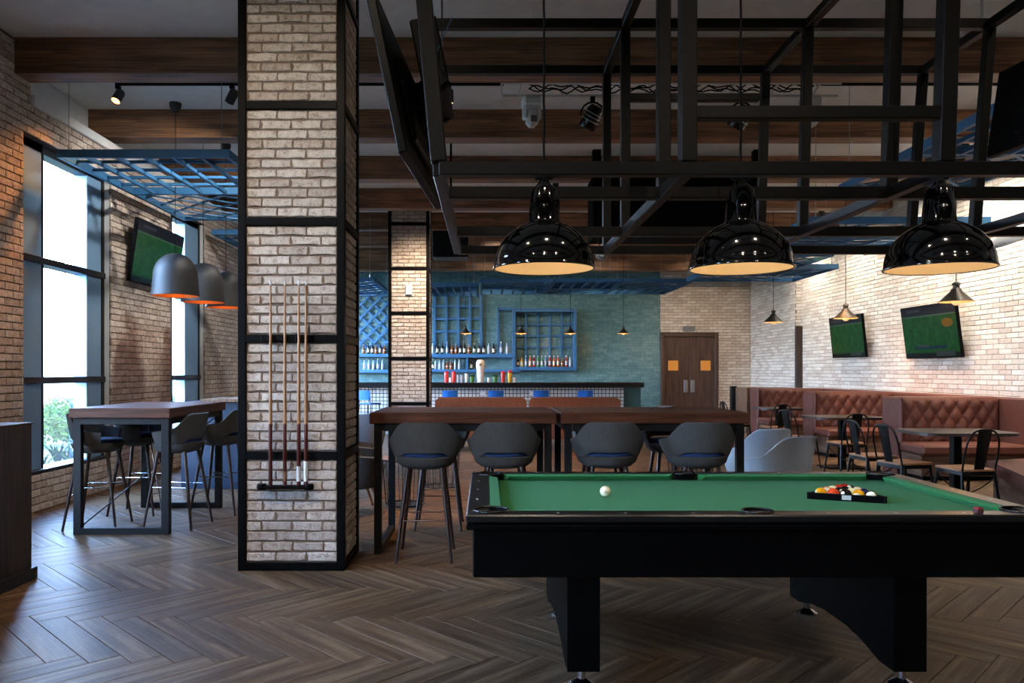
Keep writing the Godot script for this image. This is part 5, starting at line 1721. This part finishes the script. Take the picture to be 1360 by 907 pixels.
func build_tracks() -> void:
	var g := "ceiling track spotlights"
	var ty := CEIL - 0.04
	for q in [[-4.03, 0.2, 8.36], [3.6, 6.9, 8.36], [-4.2, 6.9, 12.4]]:
		single("light_track", MB.new().box(Vector3.ZERO, Vector3(q[1] - q[0], 0.08, 0.036), 0.003), M.black_plastic, ["black ceiling light track on the window side, after the first beam", "black ceiling light track on the booth side, after the first beam", "black ceiling light track crossing the hall between the middle beams"][0 if q[2] > 8 and q[0] < -4.02 and q[2] < 9 else (1 if q[2] < 9 else 2)], "light track", Vector3((q[0] + q[1]) * 0.5, ty, -q[2]))
	var y := ty - 0.04
	spot_head(Vector3(-4.0, y, -8.36), Vector3(-4.35, 2.6, -7.2), "track spotlight at the end of the track by the window wall", SPOT_WALL, g, Color(1.0, 0.66, 0.38))
	spot_head(Vector3(-2.76, y, -8.36), Vector3(-4.5, 2.3, -9.6), "track spotlight beside the near brick pillar, turned to the windows", SPOT_LEFT, g, Color(1.0, 0.97, 0.94), 56.0)
	spot_head(Vector3(-0.4, y, -8.36), Vector3(-0.4, 0.0, -8.3), "track spotlight between the pillar and the stage lights", SPOT, g)
	spot_head(Vector3(1.13, y, -12.4), Vector3(1.0, 0.0, -12.0), "track spotlight over the sofas", SPOT, g)
	spot_head(Vector3(5.15, y, -12.4), Vector3(6.4, 1.2, -12.0), "track spotlight over the booth tables", SPOT, g)
	spot_head(Vector3(-0.75, y, -12.4), Vector3(-1.3, 1.9, -14.05), "track spotlight in front of the far brick pillar", SPOT, g, Color(1.0, 0.9, 0.8), 44.0)
	single("light_track", MB.new().box(Vector3.ZERO, Vector3(1.6, 0.08, 0.036), 0.003), M.black_plastic, "added short black ceiling track on the window side, after the second beam", "light track", Vector3(-2.6, ty, -10.4))  # this track and its spot are added to brighten the left wall
	spot_head(Vector3(-2.2, y, -10.4), Vector3(-4.5, 2.0, -11.6), "added track spotlight after the second beam, turned to the windows", SPOT_LEFT, g, Color(1.0, 0.97, 0.94), 56.0)
	# wall washers close to the white brick; last two and their tracks added for brightness
	single("light_track", MB.new().box(Vector3.ZERO, Vector3(0.036, 0.08, 1.5), 0.003), M.black_plastic, "short black ceiling track close to the white brick wall, first bay", "light track", Vector3(6.3, ty, -8.5))
	single("light_track", MB.new().box(Vector3.ZERO, Vector3(0.036, 0.08, 1.5), 0.003), M.black_plastic, "short black ceiling track close to the white brick wall, second bay", "light track", Vector3(6.3, ty, -10.5))
	single("light_track", MB.new().box(Vector3.ZERO, Vector3(0.036, 0.08, 1.5), 0.003), M.black_plastic, "added short black ceiling track close to the white brick wall over the cabinet-side booth", "light track", Vector3(6.3, ty, -14.5))
	single("light_track", MB.new().box(Vector3.ZERO, Vector3(0.036, 0.08, 1.5), 0.003), M.black_plastic, "added short black ceiling track close to the white brick wall beside the jamb", "light track", Vector3(6.3, ty, -16.5))
	for q in [[8.1, "wall washer close to the white brick wall, first bay, pool table side"], [8.9, "wall washer close to the white brick wall, first bay, bar side"], [10.1, "wall washer close to the white brick wall, second bay, pool table side"], [10.9, "wall washer close to the white brick wall, second bay, bar side"], [12.4, "wall washer at the end of the middle track by the white brick"], [14.4, "added wall washer close to the white brick wall over the cabinet-side booth"], [16.4, "added wall washer close to the white brick wall beside the brown jamb"]]:
		spot_head(Vector3(6.3, y, -q[0]), Vector3(7.1, 1.7, -q[0]), q[1], SPOT_RIGHT, g, Color(1.0, 0.965, 0.91), 66.0)
	single("light_track", MB.new().box(Vector3.ZERO, Vector3(7.2, 0.08, 0.036), 0.003), M.black_plastic, "added black ceiling light track in front of the bar and doors", "light track", Vector3(2.4, ty, -16.5))  # track and its three spots are added to lighten the back wall
	spot_head(Vector3(5.4, y, -16.5), Vector3(5.5, 1.7, -20.0), "added track spotlight aimed at the double doors", ADDED_SPOT_BACK, g, Color(1.0, 0.88, 0.74), 40.0)
	spot_head(Vector3(2.7, y, -16.5), Vector3(2.8, 1.9, -20.0), "added track spotlight aimed at the tiled wall by the doors", ADDED_SPOT_BACK * 0.6, g, Color(1.0, 0.92, 0.82), 40.0)
	spot_head(Vector3(0.2, y, -16.5), Vector3(0.2, 1.9, -20.0), "added track spotlight aimed at the bottle shelves", ADDED_SPOT_BACK * 0.6, g, Color(1.0, 0.92, 0.82), 40.0)
	# two tracks on the ceiling on the camera's side of the pool table
	for q in [[-3.8, 6.6, 2.4], [-3.8, 6.6, -1.2]]:
		single("light_track", MB.new().box(Vector3.ZERO, Vector3(q[1] - q[0], 0.08, 0.036), 0.003), M.black_plastic, "black ceiling light track over the open floor before the pool table" if q[2] > 0 else "black ceiling light track by the plain front wall", "light track", Vector3((q[0] + q[1]) * 0.5, ty, -q[2]))
	for q in [[-3.0, 2.4, -2.9, 5.6], [-1.4, 2.4, -1.4, 5.4], [0.4, 2.4, 0.4, 4.2], [2.0, 2.4, 2.2, 4.8], [3.8, 2.4, 4.4, 7.0], [5.6, 2.4, 7.0, 6.0], [-2.4, -1.2, -2.2, 2.0], [0.0, -1.2, 0.0, 2.6], [2.4, -1.2, 2.6, 2.6], [4.8, -1.2, 5.4, 2.6]]:
		spot_head(Vector3(q[0], y, -q[1]), Vector3(q[2], 2.0 if absf(q[0] + 1.4) < 0.01 else 0.6, -q[3]), "track spotlight over the open floor before the pool table" if q[1] > 0 else "track spotlight by the plain front wall", SPOT_FRONT * (2.6 if q[0] < -1.0 and q[1] > 0 else 1.0), g, Color(1.0, 0.92, 0.83), 50.0)
	# stage lighting bar
	var d := 8.3
	var by := EYE + 373.0 * d / F
	var bx0 := (666.0 - CX) * d / F
	var bx1 := (1112.0 - CX) * d / F
	var t := thing("lighting_bar", "white steel lighting bar with cables under the ceiling", "lighting bar", Vector3((bx0 + bx1) * 0.5, by, -d))
	var w := bx1 - bx0
	part(t, "pipe", MB.new().tube([Vector3(-w * 0.5, 0.04, 0.1), Vector3(w * 0.5, 0.04, 0.1)], 0.016, 8), M.white_plastic)
	part(t, "pipe", MB.new().tube([Vector3(-w * 0.5, -0.06, 0.0), Vector3(w * 0.5, -0.06, 0.0)], 0.016, 8), M.white_plastic)
	part(t, "end_plate", MB.new().box(Vector3(-w * 0.5, -0.01, 0.05), Vector3(0.02, 0.16, 0.16), 0.003), M.white_plastic)
	for i in 8: part(t, "strut", MB.new().tube([Vector3(-w * 0.45 + i * w / 8.0, -0.06, 0), Vector3(-w * 0.45 + i * w / 8.0 + 0.05, 0.04, 0.1)], 0.014, 6), M.white_plastic)
	for i in 4: part(t, "hanger", MB.new().tube([Vector3(-w * 0.4 + i * w * 0.27, 0.04, 0.1), Vector3(-w * 0.4 + i * w * 0.27, CEIL - by, 0.1)], 0.01, 6), M.white_plastic)
	for k in 3:
		var pts := []
		for i in 60:
			var u := i / 59.0
			pts.append(Vector3(lerpf(-w * 0.42, w * 0.42, u), -0.005 + 0.03 * sin(u * 37 + k * 2.0) + 0.02 * sin(u * 81 + k), 0.05 + 0.02 * k))
		part(t, "cable", MB.new().tube(pts, 0.008, 5), M.black_cable)
	for q in [[706.0, "white moving-head stage light at the end of the lighting bar"], [1076.0, "white moving-head stage light at the booth end of the lighting bar"]]:
		moving_head(Vector3((q[0] - CX) * d / F, by - 0.078, -d), q[1])
	for q in [[787.0, "black stage can light on the lighting bar over the plank tables"], [985.0, "black stage can light in the middle of the lighting bar"]]:
		stage_can(Vector3((q[0] - CX) * d / F, by - 0.078, -d), q[1])

func moving_head(at: Vector3, label: String) -> void:
	var t := thing("stage_light", label, "stage light", at, 0.2, "white moving heads")
	part(t, "base", MB.new().box(Vector3(0, -0.05, 0), Vector3(0.20, 0.10, 0.16), 0.02), M.white_plastic)
	part(t, "yoke", MB.new().box(Vector3(-0.075, -0.16, 0), Vector3(0.04, 0.16, 0.12), 0.015), M.white_plastic)
	part(t, "yoke", MB.new().box(Vector3(0.085, -0.16, 0), Vector3(0.03, 0.16, 0.10), 0.012), M.white_plastic)
	part(t, "head", MB.new().box(Vector3(0.005, -0.22, 0), Vector3(0.13, 0.20, 0.15), 0.04), M.white_plastic)
	part(t, "vent", MB.new().box(Vector3(0.005, -0.25, 0.078), Vector3(0.07, 0.07, 0.006), 0.002), M.grey_plastic)

func stage_can(at: Vector3, label: String) -> void:
	var t := thing("stage_light", label, "stage light", at, 0, "black stage cans")
	part(t, "clamp", MB.new().box(Vector3(0, -0.02, 0), Vector3(0.05, 0.06, 0.05), 0.006), M.black_steel)
	var w := []
	for i in 9: w.append(Vector3(0.13 * cos(PI * i / 8.0 + 0), -0.19 + 0.14 * sin(PI * i / 8.0), 0))
	part(t, "yoke", MB.new().tube(w, 0.011, 6), M.black_steel)
	var bs := Basis(Vector3.BACK, -0.5) * Basis(Vector3.RIGHT, 0.4)
	part(t, "can", MB.new().lathe([Vector2(0, -0.14), Vector2(0.085, -0.14), Vector2(0.095, -0.13), Vector2(0.095, 0.05), Vector2(0.07, 0.11), Vector2(0, 0.12)], 20, Vector3(0, -0.2, 0), bs), M.gloss_black)
	for k in 3: part(t, "cooling_rib", MB.new().lathe([Vector2(0.095, -0.005), Vector2(0.101, -0.004), Vector2(0.101, 0.004), Vector2(0.095, 0.005)], 20, Vector3(0, -0.2, 0) + bs * Vector3(0, -0.05 + k * 0.04, 0), bs), M.steel)

# ---------------------------------------------------------------- blue hanging trellises and black boxes
func trellis(label: String, x0: float, x1: float, d0: float, d1: float, cells: int, diagonal: Array, y := 3.19) -> void:
	var t := thing("hanging_trellis", label, "trellis", Vector3((x0 + x1) * 0.5, y, -(d0 + d1) * 0.5), 0, "blue hanging trellises")
	var w := x1 - x0
	var l := d1 - d0
	var fh := 0.085
	for s in [-1, 1]:
		part(t, "frame_rail", MB.new().box(Vector3(0, fh * 0.5, s * (l * 0.5 - 0.02)), Vector3(w, fh, 0.04), 0.003), M.blue)
		part(t, "frame_rail", MB.new().box(Vector3(s * (w * 0.5 - 0.02), fh * 0.5, 0), Vector3(0.04, fh, l - 0.08), 0.003), M.blue)
	var step := l / cells
	for k in cells:
		var z0 := l * 0.5 - k * step
		var z1 := z0 - step
		if k > 0: part(t, "frame_rail", MB.new().box(Vector3(0, fh * 0.5, z0), Vector3(w - 0.08, fh, 0.05), 0.003), M.blue)
		if diagonal[k]:
			var n := 5
			for sg in [-1, 1]:
				for i in range(-n, n + 1):
					# clip the diagonal to the cell
					var c := i * w / 4.0
					var pa := PackedVector2Array([Vector2(-w * 0.5 + 0.02, z1 + 0.02), Vector2(w * 0.5 - 0.02, z1 + 0.02), Vector2(w * 0.5 - 0.02, z0 - 0.02), Vector2(-w * 0.5 + 0.02, z0 - 0.02)])
					var mz := (z0 + z1) * 0.5
					var q := Geometry2D.intersect_polyline_with_polygon(PackedVector2Array([Vector2(c - 3.0, mz - 3.0 * sg), Vector2(c + 3.0, mz + 3.0 * sg)]), pa)
					if q.size() == 0: continue
					var a: Vector2 = q[0][0]
					var b: Vector2 = q[0][q[0].size() - 1]
					if a.distance_to(b) < 0.08: continue
					part(t, "bar", MB.new().bar(Vector3(a.x, 0.02 + (0.016 if sg > 0 else 0.0), a.y), Vector3(b.x, 0.02 + (0.016 if sg > 0 else 0.0), b.y), 0.035, 0.016, 0.002), M.blue)
		else:
			for i in range(1, 6):
				var x := -w * 0.5 + w * i / 6.0
				part(t, "bar", MB.new().box(Vector3(x, 0.02, (z0 + z1) * 0.5), Vector3(0.035, 0.04, step - 0.05), 0.002), M.blue)
			for i in range(1, 5):
				part(t, "bar", MB.new().box(Vector3(0, 0.045, z0 - step * i / 5.0), Vector3(w - 0.08, 0.03, 0.035), 0.002), M.blue)
	for sx in [-1, 1]:
		for sz in [-1, 1]:
			var p := Vector3(sx * (w * 0.5 - 0.1), fh, sz * (l * 0.5 - 0.05))
			part(t, "hanging_cable", MB.new().tube([p, Vector3(p.x, CEIL - y, p.z)], 0.0035, 5), M.cable)
			part(t, "cable_grip", MB.new().tube([p, p + Vector3(0, 0.06, 0)], 0.009, 6), M.steel)

func build_trellises() -> void:
	trellis("blue steel trellis hanging by the tall windows, over the bell lamps", -4.36, -2.6, 7.8, 11.08, 2, [false, true], 3.58)
	trellis("blue steel trellis by the windows beyond the bell lamps", -4.36, -2.6, 12.2, 15.0, 2, [true, false], 3.58)
	trellis("blue steel trellis over the bar, beyond the sofas", -0.12, 1.35, 15.4, 17.8, 2, [true, false], 3.19)
	trellis("blue steel trellis over the bar, between two others", 1.37, 2.75, 15.4, 17.8, 2, [false, true], 3.19)
	trellis("blue steel trellis over the bar end nearest the doors", 2.77, 4.15, 15.4, 17.8, 2, [true, false], 3.19)
	trellis("blue steel trellis over the bar behind the far brick pillar", -1.25, -0.16, 16.2, 18.3, 2, [false, false], 3.19)
	trellis("blue steel trellis over the bar seen between the brick pillars", -3.9, -2.2, 15.2, 17.8, 2, [true, true], 3.19)
	trellis("blue steel trellis beside the steel frame, booth side", 3.95, 5.3, 5.6, 8.6, 2, [false, true], 3.41)
	trellis("blue steel trellis over the booth nearest the pool table", 3.9, 6.1, 9.26, 11.5, 2, [true, false])
	trellis("short blue steel trellis over the middle booth", 4.0, 5.4, 11.9, 13.2, 1, [true])
	trellis("blue steel trellis over the booth by the cabinet", 4.0, 6.14, 13.35, 15.3, 2, [false, true])
	var a := pix(788, 232, 11.0)
	var b := pix(1014, 315, 11.0)
	var t := thing("black_bulkhead", "large matte black box hanging under the ceiling behind the steel frame", "box", Vector3((a.x + b.x) * 0.5, b.y, -11.3))
	var w := b.x - a.x
	var h := a.y - b.y
	part(t, "body", MB.new().box(Vector3(0, h * 0.5, 0), Vector3(w, h, 0.6), 0.006), M.speaker_cloth)
	for i in 3: part(t, "louvre", MB.new().box(Vector3(0.1, h * (0.3 + 0.2 * i), 0.305), Vector3(w * 0.8, 0.04, 0.012), 0.003), M.black_plastic)
	part(t, "lower_lip", MB.new().box(Vector3(0, 0.012, 0.31), Vector3(w, 0.024, 0.02), 0.003), M.grey_plastic)
	part(t, "hanger", MB.new().box(Vector3(-w * 0.5 + 0.06, (h + CEIL - b.y) * 0.5, 0.2), Vector3(0.12, CEIL - b.y - h, 0.12), 0.003), M.black_steel)
	part(t, "hanger", MB.new().box(Vector3(w * 0.5 - 0.06, (h + CEIL - b.y) * 0.5, 0.2), Vector3(0.12, CEIL - b.y - h, 0.12), 0.003), M.black_steel)
	var c := pix(574, 306, 10.2)
	var e := pix(622, 341, 10.2)
	var sp := thing("ceiling_speaker", "black loudspeaker box hanging in front of the far brick pillar", "speaker", Vector3((c.x + e.x) * 0.5, e.y, -10.4))
	part(sp, "cabinet", MB.new().box(Vector3(0, (c.y - e.y) * 0.5, 0), Vector3(e.x - c.x, c.y - e.y, 0.4), 0.01), M.black_plastic)
	part(sp, "grille", MB.new().box(Vector3(0, (c.y - e.y) * 0.5, 0.203), Vector3(e.x - c.x - 0.04, c.y - e.y - 0.04, 0.01), 0.004), M.speaker_cloth)
	part(sp, "bracket", MB.new().tube([Vector3(0, c.y - e.y, 0), Vector3(0, CEIL - e.y, 0)], 0.015, 8), M.black_steel)
	# surveillance camera on a short stem
	var cam := thing("security_camera", "small grey camera hanging below the black box", "camera", pix(799, 338, 10.6))
	part(cam, "body", MB.new().ball(Vector3.ZERO, 0.085, 16), M.grey_plastic)
	part(cam, "lens", MB.new().ball(Vector3(0, -0.01, 0.06), 0.035, 12), M.white_plastic)
	part(cam, "bracket", MB.new().tube([Vector3(0, 0.05, 0), Vector3(0, 0.34, -0.5)], 0.012, 6), M.black_steel)
	# a grey fan head on the wall side, half out of the frame
	var f := thing("wall_fan", "grey wall fan high on the white brick wall", "fan", Vector3(6.95, 3.12, -9.6))
	part(f, "housing", MB.new().lathe([Vector2(0, 0.16), Vector2(0.12, 0.15), Vector2(0.34, 0.06), Vector2(0.36, 0.0), Vector2(0.33, -0.01), Vector2(0.3, 0.03), Vector2(0, 0.05)], 28, Vector3(-0.25, 0, 0), Basis(Vector3.FORWARD, -0.5)), M.grey_plastic)
	for k in 4: part(f, "blade", MB.new().box(Vector3(-0.25, 0.0, 0) + Basis(Vector3.FORWARD, -0.5) * Vector3(cos(k * PI / 2) * 0.15, -0.01, sin(k * PI / 2) * 0.15), Vector3(0.26, 0.006, 0.09), 0.002, Basis(Vector3.FORWARD, -0.5) * Basis(Vector3.UP, -k * PI / 2)), M.black_plastic)
	part(f, "arm", MB.new().tube([Vector3(-0.2, 0.12, 0), Vector3(0.15, 0.1, 0)], 0.03, 8), M.grey_plastic)

# ---------------------------------------------------------------- outside the windows
func build_outside() -> void:
	struct("ground_outside", zbox(MB.new(), -260.0, -4.9, -0.35, -0.12, -60.0, 260.0), M.meadow, "pale sunlit meadow outside the windows")
	struct("planting_bed", zbox(MB.new(), -8.0, -4.92, -0.2, -0.06, -6.0, 24.0), M.soil, "brown soil bed along the windows")
	var hl := MB.new()
	var rows := []
	var g := FastNoiseLite.new()
	g.seed = 77
	g.frequency = 0.02
	for i in 3:
		var r := []
		for j in 41:
			var z := 40.0 - j * 9.0
			r.append(Vector3(-190.0 - i * 10, -0.3 + (4.5 + 2.5 * g.get_noise_1d(j * 12.0)) * (1.0 if i == 1 else 0.0), z))
		rows.append(r)
	hl.grid(rows)
	struct("hills", hl, M.meadow, "low green hills on the horizon")
	# strap-leaved plants in the bed, rounded shrubs behind
	var pl := []
	for v in 2:
		var t := thing("strap_leaf_plant", "bright green strap-leaved plant in the bed outside the window", "plant", Vector3.ZERO, 0, "plants outside the windows")
		var gg := RandomNumberGenerator.new()
		gg.seed = 300 + v
		for k in 22:
			var a := gg.randf() * TAU
			var ln := gg.randf_range(0.35, 0.62)
			var lean := gg.randf_range(0.25, 1.0)
			var rws := []
			var d := Vector3(cos(a), 0, sin(a))
			var sd := Vector3(-d.z, 0, d.x)
			for i in 7:
				var u := i / 6.0
				var c := d * (ln * u * lean * (0.4 + 0.5 * u)) + Vector3.UP * (ln * (u - 0.35 * lean * u * u))
				var hw := 0.034 * sin(PI * (0.12 + 0.88 * u)) + 0.002
				rws.append([c - sd * hw + Vector3(0, 0.008, 0), c, c + sd * hw + Vector3(0, 0.008, 0)])
			part(t, "leaf", MB.new().grid(rws), M.strap_leaf[k % 3])
		pl.append(t)
	var n := 0
	var gp := RandomNumberGenerator.new()
	gp.seed = 12
	for i in 30:
		var p := Vector3.ZERO
		p = Vector3(-5.32 - 0.62 * (i % 3) + gp.randf_range(-0.08, 0.08), -0.06, -7.0 - 0.8 * (i / 3) + gp.randf_range(-0.1, 0.1))
		if n < 2:
			pl[n].position = p
		else:
			var o := dup(pl[i % 2], p, gp.randf() * TAU)
			o.scale = Vector3.ONE * gp.randf_range(0.7, 0.95)
		n += 1
	var sh := []
	for v in 2:
		var b := MB.new()
		var gg := RandomNumberGenerator.new()
		gg.seed = 500 + v
		for k in 900:
			var dir := Vector3(gg.randfn(), absf(gg.randfn()) * 0.8, gg.randfn()).normalized()
			var p := Vector3(dir.x * 0.75, dir.y * 0.62, dir.z * 0.75) * gg.randf_range(0.72, 1.0) + Vector3(0, 0.1, 0)
			var s := gg.randf_range(0.04, 0.075)
			var ax := Vector3(gg.randfn(), gg.randfn(), gg.randfn()).normalized()
			var ay := ax.cross(dir).normalized()
			b.face([p - ax * s, p - ay * s * 0.45, p + ax * s, p + ay * s * 0.45])
		var t := thing("shrub", "rounded leafy shrub on the meadow outside the window", "shrub", Vector3.ZERO, 0, "shrubs outside the windows")
		part(t, "foliage", b, M.leaf[2 if v == 0 else 0])
		part(t, "stem", MB.new().tube([Vector3.ZERO, Vector3(0.02, 0.4, 0)], [0.04, 0.02], 6), M.soil)
		sh.append(t)
	for i in 30:
		var p := Vector3(-9.2 - 2.3 * (i % 3) + gp.randf_range(-0.15, 0.15), -0.12, -11.0 - 2.35 * (i / 3) + gp.randf_range(-0.15, 0.15))
		if i < 2: sh[i].position = p
		else:
			var o := dup(sh[i % 2], p, gp.randf() * TAU)
			o.scale = Vector3.ONE * gp.randf_range(0.8, 1.15)
